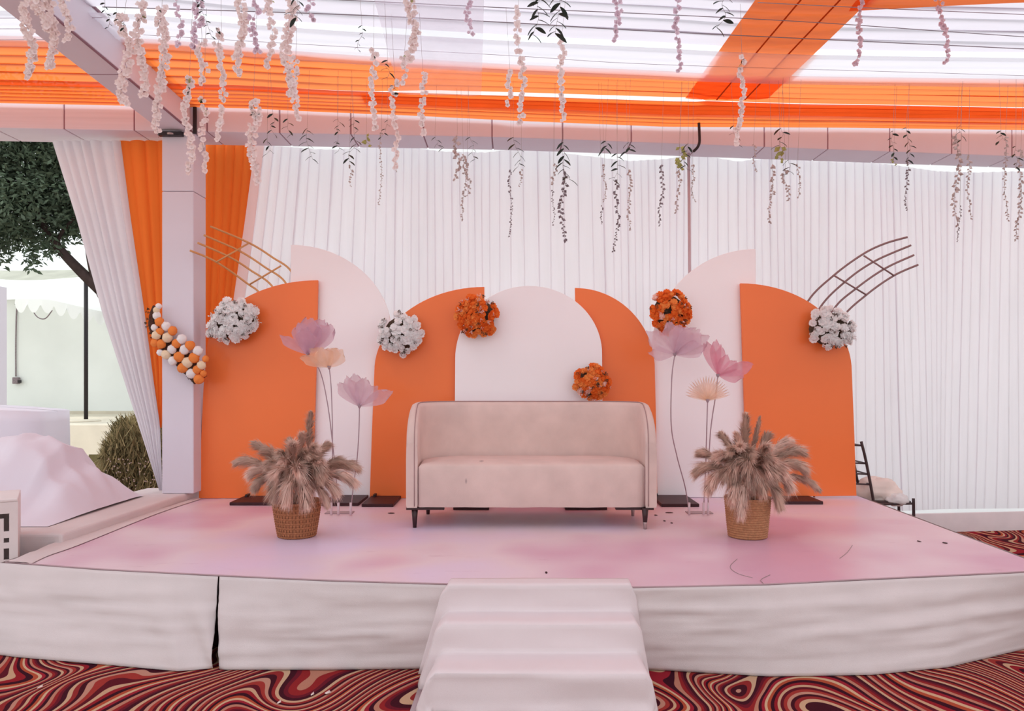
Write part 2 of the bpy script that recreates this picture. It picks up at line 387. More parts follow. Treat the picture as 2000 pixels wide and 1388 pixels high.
tL = [C(735, 0), C(780, 170)]; tR = [C(945, 0), C(940, 174)]
strip('sheer_white_strip', tL[0], tL[1], tR[0], tR[1], -.05, mat('sheer_white_strip', (236, 230, 240), .9, .05, trans=.6, transp=.55), ext=1.0)

# ------------------------------------------------------------------ back beam, rafter and pillar, clad in stretched white cloth
def bx(px):   # X on the beam's front face seen at column px
    x = 0
    for _ in range(30): x = (px-CX)*yb(x)/F
    return x
BZ0, BZ1 = 3.754, 4.03
beam = thing('roof_beam', 'long horizontal beam clad in pinkish white panels along the top of the back drapes', 'beam', (0, 6.8, BZ0))
seams = [bx(p) for p in (-900, -600, -300, -150, -15, 125, 262, 404, 546, 685, 827, 961, 1099, 1233, 1365, 1493, 1617, 1738, 1859, 1977, 2100, 2300, 2600)]
for a, b in zip(seams, seams[1:]):
    g = .006
    mb = MB(); x0, x1 = a+g, b-g
    A = Vector((x0, yb(x0), BZ0)); B = Vector((x1, yb(x1), BZ0))
    mb.prism([A, B, B+Vector((0, .38, .0)), A+Vector((0, .38, .0))], (0, 0, BZ1-BZ0))
    bev(mb.obj('cladding_panel', M_CLADR if b < -3 else M_CLAD, beam, smooth=False), .006, 2)
mb = MB()
for a, b in zip(seams, seams[1:]):
    A = Vector((a, yb(a)+.006, BZ0+.006)); B = Vector((b, yb(b)+.006, BZ0+.006))
    mb.prism([A, B, B+Vector((0, .36, 0)), A+Vector((0, .36, 0))], (0, 0, BZ1-BZ0-.012))
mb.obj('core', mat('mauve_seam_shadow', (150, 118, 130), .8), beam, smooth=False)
PX0, PX1, PY0, PY1 = -3.132, -2.848, 6.64, 6.91
SIDEZ = .52
pil = thing('pillar', 'square pillar clad in lilac white cloth holding up the left end of the roof', 'pillar', ((PX0+PX1)/2, (PY0+PY1)/2, SIDEZ))
for z0, z1 in ((SIDEZ+.001, 3.222), (3.226, BZ0-.004)):
    bev(MB().box((PX0, PY0, z0), (PX1, PY1, z1)).obj('cladding_panel', M_CLAD, pil, smooth=False), .008, 2)
# rafter: rises from the pillar head towards the camera
ra = thing('rafter', 'diagonal rafter clad in lilac white cloth rising from the pillar head at upper left', 'beam', (PX0, PY0, BZ0))
d = Vector((-.083, -1, .097)); up = Vector((0, 0, .29)); wd = Vector((.284, .0, 0))
prev = 0
for k, e in enumerate((1.0, 2.02, 3.04, 4.1, 5.2, 6.4)):
    A = Vector((PX0, PY0-.004, BZ0+.004))+d*(prev+.005); mb = MB()
    mb.prism([A, A+wd, A+wd+up, A+up], d*(e-prev-.01)); bev(mb.obj('cladding_panel', M_CLAD, ra, smooth=False), .006, 2); prev = e
A = Vector((PX0, PY0, BZ0))+Vector((.006, 0, .006)); mb = MB()
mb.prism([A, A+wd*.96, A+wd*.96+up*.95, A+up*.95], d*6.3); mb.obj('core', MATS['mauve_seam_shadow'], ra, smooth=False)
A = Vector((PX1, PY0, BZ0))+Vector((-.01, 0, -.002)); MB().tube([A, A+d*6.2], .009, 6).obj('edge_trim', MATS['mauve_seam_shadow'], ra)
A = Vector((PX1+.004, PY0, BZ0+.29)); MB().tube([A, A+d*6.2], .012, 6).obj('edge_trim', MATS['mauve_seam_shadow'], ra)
# black brackets at the pillar head and the bent pipe further right
br = thing('bracket', 'black metal bracket plate where rafter meets the left pillar head', 'bracket', P(345, 262, 6.6))
a, b = P(309, 265, 6.6), P(356, 257, 6.6); bev(MB().box((a.x, 6.585, a.z), (b.x, 6.636, b.z)).obj('plate', M_BLACK, br, smooth=False), .003)
a, b = P(378, 262, 6.6), P(385, 196, 6.6); bev(MB().box((a.x, 6.58, a.z), (b.x, 6.60, b.z)).obj('upright', M_BLACK, br, smooth=False), .003)
a = P(333, 261, 6.58); MB().lathe([(0, -.006), (.03, -.006), (.03, .006), (0, .006)], (a.x, 6.583, a.z), 12).obj('bolt', M_CAP, br)
pp = spline([P(1365, 240, 6.86), P(1366, 262, 6.86), P(1366, 278, 6.86), P(1362, 288, 6.87), P(1354, 296, 6.9)], 5)
o = MB().tube(pp, .013, 8).obj('hook', M_BLACK); tagp(o, 'black bent pipe hook hanging below the orange swag, right of centre', 'hook')
po = MB().tube([P(1345, 300, 7.27), P(1347, 560, 7.27), P(1350, 980, 7.27)], .015, 8).obj('pole', mat('mauve_pole', (202, 180, 186), .5))
tagp(po, 'thin upright pole in front of the white pleated drape, right of centre', 'pole')

# ------------------------------------------------------------------ drapes
def curtain(name, topf, botf, leftf, rightf, nu, nv, fold, m, label, cat='curtain', group=None):
    """leftf/rightf: t -> X ; topf/botf: X -> Z ; Y from fold(x,u,t)"""
    rows = []
    for j in range(nv+1):
        t = j/nv; r = []
        for i in range(nu+1):
            u = i/nu; x = lerp(leftf(t), rightf(t), u); xt = lerp(leftf(0), rightf(0), u)
            z = lerp(topf(xt), botf(x), t); r.append(Vector((x, fold(x, u, t), z)))
        rows.append(r)
    o = MB().grid(rows).obj(name, m); return tagp(o, label, cat, group)
CT = [(505, 284), (640, 293), (720, 287), (800, 289), (870, 298), (950, 299), (1000, 292), (1050, 292), (1150, 305), (1230, 315),
      (1300, 312), (1360, 303), (1440, 316), (1500, 309), (1600, 316), (1700, 318), (1740, 321), (1830, 335), (1900, 338), (2000, 335), (2120, 330)]
def ctop(x):
    y = yb(x)+.40; px = CX+x*F/y; return EYE-(tabc(CT, px)-HY)*y/F
# irregular pleat phase
PH = [0.]; rr = random.Random(11); NP = 1500; X0C, X1C = -2.44, 7.2
for i in range(NP):
    x = X0C+(X1C-X0C)*i/NP; PH.append(PH[-1]+(X1C-X0C)/NP/(.075+.06*max(0, nz(x*.9, 5.2))*2+.03*nz(x*4, 1.1)))
def phase(x):
    f = (x-X0C)/(X1C-X0C)*NP; i = int(min(max(f, 0), NP-1)); return lerp(PH[i], PH[i+1], f-i)
# pleat start positions
ST = []
nk = int(PH[-1]); ii = 0
for k in range(nk+1):
    while ii < NP and PH[ii] < k: ii += 1
    ST.append(X0C+(X1C-X0C)*ii/NP)
left_t = [(0, -2.40), (.2, -2.50), (.42, -2.62), (1, -2.68)]
cols = []
for k in range(len(ST)-1):
    a, b = ST[k], ST[k+1]
    for f in (0, .12, .3, .5, .7, .88, 1): cols.append((lerp(a, b, f), k, f, 0))
    cols.append((b, k, 1, 1)); cols.append((b, k, 1, 2))
rows = []; NVB = 30
for j in range(NVB+1):
    t = j/NVB; r = []
    for xt, k, f, lap in cols:
        strength = .45+.55*abs(nz(k*1.37, 9.1)*2)
        fade = lerp(1, .04+.9*max(0, min(1, .1+2.2*nz(k*.77, 3.3))), min(1, t*(1.5+nz(k*.5, 1)))**.8)
        x = xt+.16*nz(xt*1.1, 7.3)*t+.05*nz(xt*2.6, t*.8)*t
        x += (.019*strength*min(1, max(0, fade*1.25-.12)) if lap == 1 else 0)
        lt = tab(left_t, t); u0 = (xt+2.44)/1.2
        if u0 < 1: x += (lt+2.40)*(1-u0)**1.5
        bulge = (1-.65*t)*.042*math.sin(PI*f)**.7*strength*fade*(b-a)/.12 if lap == 0 else 0
        swing = .03*nz(xt*.9, t*1.5)+.02*t*math.sin(xt*3.1+2*nz(xt*.5, 4))
        y = yb(xt)+.40+swing-min(.06, bulge)+(.006*lap)
        zt = ctop(max(xt, -2.42)); zb = .19 if xt > 2.4 else .05
        r.append(Vector((x, y, lerp(zt, zb, t)+(.004*math.cos(PI*f*2) if j == 0 else 0))))
    rows.append(r)
o = MB().grid(rows).obj('pleated_backdrop', M_WHITE); tagp(o, 'long wall of white pleated sheer drapes hanging behind the arch panels', 'curtain')
def edgeX(tb, Y):   # table of (py, px) -> function of t between z top and bottom
    return tb
def side_drape(name, Lp, Rp, Y, nfold, amp, m, label, n=120, yoff=0):
    y0, y1 = Lp[0][0], Lp[-1][0]; rows = []
    for j in range(41):
        py = lerp(y0, y1, j/40); r = []
        xl, xr = tab(Lp, py), tab(Rp, py)
        for i in range(n+1):
            u = i/n; px = lerp(xl, xr, u)
            ph = u*nfold+.35*nz(u*3, 2.2+yoff)
            wv = amp*(abs(math.sin(PI*ph))**.6)*(.5+.5*abs(nz(int(ph)*1.7, yoff+.5)*2))
            sc_ = .5+.5*(xr-xl)/(tab(Rp, y0)-tab(Lp, y0))
            v = P(px, py, Y); v.y = Y-wv*sc_; r.append(v)
        rows.append(r)
    o = MB().grid(rows).obj(name, m); return tagp(o, label, 'curtain')
side_drape('gathered_drape', [(276, 103), (430, 151), (620, 203), (790, 258), (957, 312)], [(276, 237), (430, 257), (600, 282), (745, 301), (830, 313), (957, 317.5)],
    6.80, 7, .05, M_SIDEW, 'white gathered drape narrowing to a point beside the left pillar')
side_drape('gathered_drape', [(276, 233), (430, 253), (600, 278), (745, 297), (835, 310)], [(276, 334), (430, 334), (600, 332), (745, 326), (835, 316)],
    6.84, 4, .045, M_ORDR, 'narrow orange drape tapering down between white drape and left pillar', yoff=3)
side_drape('gathered_drape', [(279, 400), (500, 398), (700, 396), (960, 394)], [(279, 520), (420, 503), (573, 479), (700, 460), (960, 430)],
    7.20, 6, .05, M_ORDR, 'darker orange drape right of the left pillar behind the gold lattice', yoff=6)

# ------------------------------------------------------------------ stage
FRONT = [(12, 1098), (200, 1112), (430, 1124), (650, 1134), (880, 1141), (1050, 1146), (1235, 1147), (1500, 1141), (1700, 1131), (2000, 1117)]
fr = [G(px, py, DECK) for px, py in FRONT]; fr = fr[:-1]+[fr[-1], Vector((3.12, 4.27, DECK))]
frs = spline(fr, 6)
st = thing('stage', 'low wide stage with a pink stained vinyl top under the sofa', 'stage', (0, 5.4, 0))
poly = frs+[Vector((3.24, 6.97, DECK)), Vector((-2.92, 6.97, DECK))]
mb = MB(); low = [Vector((p.x, p.y+(.14 if p.y < 5 else 0), .02)) for p in poly]
mb.prism([p-Vector((0, 0, .012)) for p in low], (0, 0, DECK-.03)); o = mb.obj('platform_frame', M_BASE, st, smooth=False)
rows = []; NB = 30
for j in range(NB+1):
    t = j/NB; r = []
    for p in frs:
        u = (p.x-frs[0].x)/(frs[-1].x-frs[0].x); b = Vector((lerp(-2.92, 3.24, u), 6.97, DECK))
        q = p.lerp(b, t); r.append(Vector((q.x, q.y, DECK)))
    rows.append(r)
MB().grid(rows).obj('vinyl_top', M_DECK, st)
# thin hem line along the front edge
MB().tube([p+Vector((0, -.004, .002)) for p in frs], .006, 6).obj('edge_trim', mat('mauve_edge_trim', (176, 146, 150), .7), st)
# cloth lapped over the left edge of the deck
lap = [G(14, 1098, DECK+.004), G(60, 1103, DECK+.004), G(165, 1062, DECK+.004), G(140, 1049, DECK+.004)]
lap = [(12, 1097), (58, 1101), (110, 1077), (165, 1060), (140, 1046), (300, 1003), (388, 973)]
c = [G(12, 1097, .457), G(40, 1088, .457), G(140, 1049, .457), G(300, 999, .457), G(384, 972, .457)]
e = [G(60, 1101, .455), G(96, 1084, .455), G(158, 1062, .455), G(306, 1003, .455), G(392, 974, .455)]
cs, es = spline(c, 8), spline(e, 8)
rows = [[a.lerp(b, k/6)+Vector((0, 0, .006*(k < 6)*(1+nz(a.y*9, k)))) for k in range(7)] for a, b in zip(cs, es)]
MB().grid(rows).obj('cloth_lap', M_SKIRT, st)
# scuffs: thin cord loops lying on the vinyl
for pts in ([(1440, 1091), (1426, 1106), (1440, 1119), (1470, 1128)], [(1665, 1064), (1655, 1078), (1640, 1090)], [(1504, 1122), (1486, 1132), (1494, 1141)]):
    q = spline([G(x, y, DECK+.002) for x, y in pts], 6); o = MB().tube(q, .0014, 4).obj('thread', M_STEM); tagp(o, {1440: 'thin looping thread lying on the stage front right of the steps', 1665: 'short dark thread on the stage right of the honey basket', 1504: 'small curved thread at the stage front edge beyond the long loop'}[pts[0][0]], 'thread')
for i, (x, y, s) in enumerate([(1281, 1006, 7), (1307, 1001, 16), (1298, 1017, 5), (1312, 1021, 5), (764, 1002, 14), (1067, 1118, 5), (1795, 1057, 6), (1846, 1060, 10)]):
    a = G(x, y, DECK+.001); r = s*a.y/F/2
    o = MB().add([a+Vector((r*math.cos(k), .018*math.sin(k)*(1+.4*nz(k, i)), .0015*(k % 2))) for k in [2*PI*j/7 for j in range(7)]], [tuple(range(7))]).obj('debris', M_BASE)
    solid(o, .002); tagp(o, 'tiny dark fleck of debris on the stage '+['just right of the sofa leg', 'behind the flecks right of the sofa', 'lower of the flecks right of the sofa', 'nearest fleck right of the sofa leg', 'behind left of the sofa', 'in front of the sofa centre', 'at the right end, smaller one', 'at the right end, wider one'][i], 'debris')
# skirts
BOT = [(-40, 1262), (0, 1276), (40, 1281), (230, 1297), (350, 1308), (426, 1302), (440, 1305), (650, 1305), (830, 1303), (1050, 1305), (1275, 1305), (1500, 1318), (1700, 1315), (1850, 1300), (2000, 1264), (2060, 1250)]
def skirt(pxa, pxb, label, seed, n=150, pinch=None):
    rows = []; nr = 26
    for j in range(nr+1):
        t = j/nr; r = []
        for i in range(n+1):
            px = lerp(pxa, pxb, i/n)
            tp = G(px, tab(FRONT, px) if px < 2000 else 1117+(px-2000)*.1, DECK+.002)
            if tp.x > 3.13: tp = Vector((3.13, tp.y, tp.z))
            bt = G(px-(10*max(0, (px-380)/48)**3 if px < 429 else 0), tab(BOT, px), .004)
            if bt.x > 3.3: bt.x = 3.3
            p = tp.lerp(bt, t)
            s = p.x
            amp = math.sin(PI*min(1, t*1.0))**.7
            wr = .020*nz(s*.9+seed, t*7+1.5*s*.3, seed)+.009*nz(s*2+seed, t*17+s, 3)+.006*nz(s*6, t*9, 4)
            # tension folds towards the pinch point
            if pinch:
                for pp_, sg in pinch:
                    ppx = (px-pp_)/90.
                    wr += .05*math.exp(-abs(ppx)*1.5)*math.sin(t*5+abs(ppx)*7)*t*(1 if sg else .3)
            p.y += -.012+wr*amp-(.012*math.sin(PI*t))-.004
            r.append(p)
        rows.append(r)
    o = MB().grid(rows).obj('stage_skirt', M_SKIRT); solid(o, .003)
    return tagp(o, label, 'cloth', None)
LSK = skirt(2, 428, 'white cloth skirt on stage front left of the gap', 1.0, 130, [(428, 1)])
skirt(431, 2075, 'long white cloth skirt on stage front running from the gap to the right end', 5.0, 420, [(431, 0)])
# left corner return and right return
c0 = G(2, 1098, DECK+.002)
rows = []
for j in range(15):
    t = j/14; r = []
    for i in range(30):
        u = i/29; y = lerp(c0.y-.01, 6.95, u); x = lerp(c0.x-.004, -3.02, min(1, u*3))-.10*t*math.exp(-u*6)-.03*t+.012*nz(y*3, t*2)
        r.append(Vector((x, y, lerp(DECK, .006, t))))
    rows.append(r)
o = MB().grid(rows).obj('side_skirt', M_SKIRT, st)
rows = [[Vector((lerp(3.14, 3.26, u)+.03*t, lerp(4.28, 6.95, u), lerp(DECK, .006, t))) for u in [i/20 for i in range(21)]] for t in [j/8 for j in range(9)]]
MB().grid(rows).obj('side_skirt', M_SKIRT, st)

# ---- draped steps
rows = []
prof = [(4.03, .466), (3.95, .472), (3.90, .474), (3.882, .466), (3.879, .41), (3.876, .345), (3.87, .336), (3.80, .335), (3.70, .336), (3.685, .328), (3.68, .26),
        (3.678, .20), (3.668, .192), (3.56, .192), (3.445, .193), (3.43, .185), (3.425, .12), (3.42, .06), (3.40, .012)]
# densify
pf = []
for a, b in zip(prof, prof[1:]):
    for k in range(3): pf.append((lerp(a[0], b[0], k/3), lerp(a[1], b[1], k/3)))
pf.append(prof[-1])
def sxl(y, z):  # left pixel column for profile point
    return tab([(3.40, 842), (3.43, 850), (3.68, 866), (3.93, 880), (4.06, 882)], y)
def sxr(y, z):
    return tab([(3.40, 1268), (3.43, 1262), (3.68, 1243), (3.93, 1229), (4.06, 1226)], y)
NX = 60; NS = 8
for k, (y, z) in enumerate(pf):
    xl = (sxl(y, z)-CX)*y/F; xr = (sxr(y, z)-CX)*y/F; r = []
    for s in range(NS, 0, -1):
        t = s/NS; zz = lerp(z, .008, t); dr = z-zz
        r.append(Vector((xl-.03*min(1, dr*30)-.30*dr-.012*math.sin(y*22)*t, y+.01*nz(y*9, t*3)-.02*t*(k/len(pf)), zz)))
    for i in range(NX+1):
        u = i/NX; x = lerp(xl, xr, u)
        riser = 1 if (.02 < z < .18 or .2 < z < .32 or .345 < z < .46) else 0
        dy = riser*(.010*nz(x*3, z*9, 2)+.008*nz(x*1.2+z*6, 3.3)); dz = (0 if riser else .003*nz(x*3, y*8))
        if z < .03: dz += .012*abs(nz(x*5, 7)); dy += -.012*nz(x*4, 1)
        r.append(Vector((x, y+dy, z+dz)))
    for s in range(1, NS+1):
        t = s/NS; zz = lerp(z, .008, t); dr = z-zz
        r.append(Vector((xr+.02*min(1, dr*30)+.14*dr+.012*math.sin(y*24+1)*t, y+.01*nz(y*9, t*3+5), zz)))
    rows.append(r)
stp = thing('steps', 'three step stair fully draped in white cloth at the stage front', 'steps', (.15, 3.7, 0))
o = MB().grid(rows).obj('cloth_cover', M_STEP, stp); solid(o, .003)
for i, (y0, z1) in enumerate(((3.70, .325), (3.445, .183), (3.90, .455))):
    MB().box((-.27, y0+.01, .001+i*0), (.53, y0+.18 if i < 2 else 3.92, z1)).obj('step', M_BASE, stp, smooth=False)
# flat ribbon beside the steps
q = [G(818, 1340, .012), G(832, 1342, .012), G(818, 1390, .003), G(800, 1390, .003)]
o = MB().add(q, [(0, 1, 2, 3)]).obj('ribbon', M_PLATED); solid(o, .003); tagp(o, 'flat dusty pink tape on the carpet left of the steps', 'tape')
for i, (x, y, s) in enumerate(((78, 1342, 8), (640, 1353, 12), (610, 1356, 6), (545, 1372, 7), (910, 1384, 20))):
    a = G(x, y, .006); r = s*a.y/F/2
    o = MB().add([a+Vector((-r, 0, 0)), a+Vector((-.2*r, -.02, .004)), a+Vector((r, .004, .002)), a+Vector((.2*r, .02, .006))], [(0, 1, 2, 3)]).obj('paper_scrap', M_LITTER)
    solid(o, .002); tagp(o, ['small white paper scrap on carpet at lower left', 'larger pale scrap on carpet left of the steps', 'smallest pale scrap left of the larger carpet scrap', 'pale scrap on carpet nearest the bottom edge left of steps', 'crumpled white scrap under the hem of the steps'][i], 'litter')

# ---- side platform and dust sheets at the left
sp_ = thing('side_platform', 'white cloth covered platform left of the pink stage', 'platform', (-4, 6, 0))
pl = [(-2.99, 4.93), (-3.5, 4.93), (-6.2, 4.93), (-6.2, 6.2), (-4.2, 6.35), (-3.49, 6.62), (-3.44, 7.0), (-2.90, 7.0)]
mb = MB().prism([Vector((x, y, .003)) for x, y in pl], (0, 0, SIDEZ-.003)); bev(mb.obj('cloth_top', M_SKIRT, sp_, smooth=False), .02, 3)
ENV = [(-6.2, .80), (-5.0, .90), (-4.28, .99), (-4.02, 1.10), (-3.89, 1.127), (-3.72, 1.075), (-3.57, .99), (-3.53, .84), (-3.40, .79), (-3.30, .66), (-3.22, .54)]
def heap(name, label, x0, x1, y0, y1, env, seed, amp=.05, nx=90, ny=60, base=SIDEZ+.004):
    rows = []
    for j in range(ny+1):
        v = j/ny; r = []
        for i in range(nx+1):
            u = i/nx; x = lerp(x0, x1, u); y = lerp(y0, y1, v)
            pk = .62
            s = (math.sin(PI/2*min(1, v/pk))**1.3 if v < pk else math.cos(PI/2*(v-pk)/(1-pk))**.6)
            h = (tabc(env, x)-base)*s*min(1, (x-x0)/.08+.1)
            f = amp*nz(x*2.2+seed, y*1.6, seed)+amp*.55*(1-abs(nz(x*2.6+y*1.8+seed, y*2.2-x, 2)*2))-amp*.3
            f += amp*.25*nz(x*8, y*7, seed)
            r.append(Vector((x, y, base+max(0, h+f*min(1, h*4)))))
        rows.append(r)
    o = MB().grid(rows).obj(name, M_HEAP); return tagp(o, label, 'cloth')
heap('dust_sheet', 'big rumpled white dust sheet heaped over furniture at lower left', -6.1, -3.22, 5.15, 6.5, ENV, 2.0, .09)
# covered seat behind
rows = []
for j in range(13):
    t = j/12; r = []
    for i in range(41):
        a = 2*PI*i/40; q = (abs(math.cos(a))**6+abs(math.sin(a))**6)**(-1/6.)
        x = -5.35+.85*q*math.cos(a)*(1+.02*t); y = 7.35+.33*q*math.sin(a)*(1+.05*t)
        ztop = 1.33-.10*(x+5.35+.85)/1.7
        r.append(Vector((x, y, lerp(ztop, .02, t)+(.01*nz(a*3, t*3)))))
    rows.append(r)
top = [Vector((-5.35, 7.35, 1.29))]*41
rows = [top, [a.lerp(b, .9)+Vector((0, 0, .004)) for a, b in zip(top, rows[0])]]+rows
o = MB().grid(rows).obj('covered_seat', M_HEAP); tagp(o, 'tall square seat under a smooth white sheet at the left edge', 'seat')

# white cut-out stool at the left edge
stl = thing('stool', 'white cube stool with cut-out pattern at the far left edge', 'stool', (-3.075, 4.62, 0))
WL[stl] = Vector((0, 0, 0)); stl.rotation_euler.z = .55
SW, SZ1 = .44, .805
def rects_face(x0, x1, z0, z1, holes, y, th):
    xs_ = sorted({x0, x1}|{h[0] for h in holes}|{h[1] for h in holes}); zs = sorted({z0, z1}|{h[2] for h in holes}|{h[3] for h in holes})
    mb = MB()
    for a, b in zip(xs_, xs_[1:]):
        for c, e in zip(zs, zs[1:]):
            mx_, mz = (a+b)/2, (c+e)/2
            if any(h[0] < mx_ < h[1] and h[2] < mz < h[3] for h in holes): continue
            mb.box((a, y, c), (b, y+th, e))
    return mb
holes = []
for k in range(5):
    b = -.045-.075*k
    holes += [(b-.028, b, .605, .70), (b-.028, b, .535, .565), (b-.028, b, .43, .50), (b-.028, b, .26, .38), (b-.028, b, .10, .22)]
    if k % 2 == 0: holes += [(b-.055, b, .685, .715), (b-.055, b, .235, .26)]
rects_face(-SW, 0, .004, SZ1-.02, holes, 0, .02).obj('cut_out_panel', M_PLAST, stl, smooth=False)
bev(MB().box((-SW, 0, SZ1-.02), (0, SW, SZ1)).obj('top', M_PLAST, stl, smooth=False), .006)
for x in (-SW, -.02): bev(MB().box((x, .02, .004), (x+.02, SW, SZ1-.02)).obj('side_panel', M_PLAST, stl, smooth=False), .003)
bev(MB().box((-SW+.02, SW-.02, .004), (-.02, SW, SZ1-.02)).obj('back_panel', M_PLAST, stl, smooth=False), .003)

# ------------------------------------------------------------------ arch panels
def arc(p0, p1, kind, n=24):
    """quarter ellipse between pixel points; kind 'v' starts vertical at p0 and ends horizontal at p1"""
    out = []
    for k in range(n+1):
        a = PI/2*k/n
        if kind == 'v': out.append((p1[0]+(p0[0]-p1[0])*math.cos(a), p0[1]+(p1[1]-p0[1])*math.sin(a)))
        else: out.append((p0[0]+(p1[0]-p0[0])*math.sin(a), p1[1]+(p0[1]-p1[1])*math.cos(a)))
    return out
def panel(outline, Y, m, label, plate, bz=DECK+.004, part_back=True):
    pts = [P(x, y, Y) for x, y in outline]
    for p in pts:
        if p.z < bz+.012: p.z = bz
    c = sum(p.x for p in pts)/len(pts)
    t = thing('arch_panel', label, 'panel', (c, Y, DECK), 'arch backdrop panels')
    o = MB().prism(pts, (0, .028, 0)).obj('board', m, t, smooth=False); bev(o, .003, 2)
    a = G(plate[0], plate[2], DECK); b = G(plate[1], plate[2], DECK)
    bev(MB().box((a.x, a.y, DECK+.001), (b.x, min(Y-.001, 6.735 if 1000 < plate[0] < 1200 else 9), DECK+.028)).obj('base_plate', M_BASE, t, smooth=False), .004)
    bev(MB().box((a.x+.03, Y-.08, DECK+.028), (a.x+.05, Y-.001, DECK+.05)).obj('bracket', M_BLACK, t, smooth=False), .002)
    # rear strut
    MB().box((c-.02, Y+.028, bz), (c+.02, Y+.058, bz+.7)).obj('rear_strut', M_BASE, t, smooth=False)
    return t
panel([(388, 971), (393, 850), (397, 760)]+arc((403, 690), (621, 547), 'v')+[(618, 700), (610, 975)], 6.80, M_PO,
      'orange quarter arch panel at the far left, beside the pillar', (448, 532, 987))
panel([(566, 976), (568, 479)]+[(568, 478)]+arc((568, 478), (764, 650), 'h')[1:]+[(768, 976)], 6.85, M_PW,
      'tall white quarter arch panel behind the two left orange panels', (628, 700, 988))
panel([(722, 977), (726, 850)]+arc((731, 725), (946, 560), 'v')+[(946, 977)], 6.80, M_PO,
      'orange quarter arch panel left of the white centre arch', (706, 768, 990))
panel([(887, 977)]+arc((889, 700), (1033, 558), 'v')+arc((1033, 558), (1176, 690), 'h')[1:]+[(1178, 977)], 6.74, M_PW,
      'white round-topped centre arch panel directly behind the sofa', (885, 955, 996))
panel([(1130, 977), (1123, 562)]+arc((1123, 562), (1279, 720), 'h')[1:]+[(1281, 800), (1284, 977)], 6.80, M_PO,
      'orange quarter arch panel right of the white centre arch', (1104, 1186, 996))
panel([(1270, 977)]+arc((1272, 690), (1476, 486), 'v')+[(1478, 976)], 6.85, M_PW,
      'tall white quarter arch panel behind the two right orange panels', (1292, 1366, 990))
panel([(1460, 970), (1453, 760), (1446, 553)]+arc((1446, 553), (1664, 725), 'h')[1:]+[(1669, 850), (1673, 968)], 6.80, M_PO,
      'orange quarter arch panel at the far right', (1532, 1608, 985))

# ------------------------------------------------------------------ lattice arcs
def lattice(rods, cross, m, label, Yf, foot):
    q0 = Yf(rods[0][-1][0])
    base = P(foot[0], 900, q0)
    t = thing('arc_lattice', label, 'decoration', (base.x, q0, DECK))
    for k, r in enumerate(rods):
        pts = [P(x, y, Yf(x)) for x, y in r]
        last = pts[-1]; fx = foot[0]+foot[1]*k; fp = P(fx, 800, Yf(r[-1][0])+.0)
        pts += [Vector((lerp(last.x, fp.x, .6), last.y, last.z-.35)), Vector((fp.x, last.y, DECK+.5)), Vector((fp.x, last.y, DECK+.004))]
        MB().tube(spline(pts, 8), .0095, 8).obj('rod', m, t)
    for a, b in cross:
        MB().tube([P(a[0], a[1], Yf(a[0])-.008), P(b[0], b[1], Yf(b[0])-.008)], .008, 8).obj('crossbar', m, t)
lattice([[(411, 442), (484, 473), (530, 501), (572, 535)], [(398, 459), (466, 489), (515, 520), (560, 556)],
         [(386, 474), (445, 500), (487, 526), (535, 564)], [(371, 489), (422, 511), (481, 552), (512, 580)]],
        [((422, 512), (487, 474)), ((488, 555), (549, 519))], M_GOLD, 'gold curved rod lattice arching left above the far left panel',
        lambda x: lerp(6.56, 6.895, min(1, (x-371)/110.)), (590, -14))
lattice([[(1772, 463), (1727, 476), (1684, 497), (1628, 538), (1578, 588)], [(1779, 479), (1708, 510), (1653, 548), (1602, 600)],
         [(1785, 498), (1727, 525), (1671, 564), (1628, 604)], [(1793, 517), (1746, 538), (1693, 575), (1643, 623)]],
        [((1687, 499), (1746, 538)), ((1629, 538), (1691, 575))], M_BROWNROD, 'brown curved rod lattice arching right above the far right panel',
        lambda x: 6.87, (1530, 20))

# ------------------------------------------------------------------ sofa
def add_marks(m, marks):
    t = m.node_tree; N = t.nodes; L = t.links; b = N['Principled BSDF']; src = b.inputs['Base Color'].links[0].from_socket
    co = N.new('ShaderNodeTexCoord')
    for (x, y, z), (sx, sz) in marks:
        mp = N.new('ShaderNodeMapping'); mp.vector_type = 'POINT'; mp.inputs['Location'].default_value = (-x/sx, -y/.06, -z/sz); mp.inputs['Scale'].default_value = (1/sx, 1/.06, 1/sz)
        L.new(co.outputs['Object'], mp.inputs[0]); ln = N.new('ShaderNodeVectorMath'); ln.operation = 'LENGTH'; L.new(mp.outputs[0], ln.inputs[0])
        mr = N.new('ShaderNodeMapRange'); mr.inputs[1].default_value = .2; mr.inputs[2].default_value = 1; mr.inputs[3].default_value = .6; mr.inputs[4].default_value = 0
        L.new(ln.outputs['Value'], mr.inputs[0]); mx = N.new('ShaderNodeMix'); mx.data_type = 'RGBA'; L.new(mr.outputs[0], mx.inputs[0]); L.new(src, mx.inputs[6])
        mx.inputs[7].default_value = srgb((128, 100, 104))+(1,); src = mx.outputs[2]
    L.new(src, b.inputs['Base Color'])
add_marks(M_SOFA, [((-.478, -.33, .35), (.010, .025)), ((-.37, -.20, .485), (.022, .03))])
SF = thing('sofa', 'blush beige barrel back sofa with dark tapered legs on the stage', 'sofa', (.142, 5.75, DECK))
cx = .142; HW = .932; YF = 5.43; YBK = 6.13; RC = .34
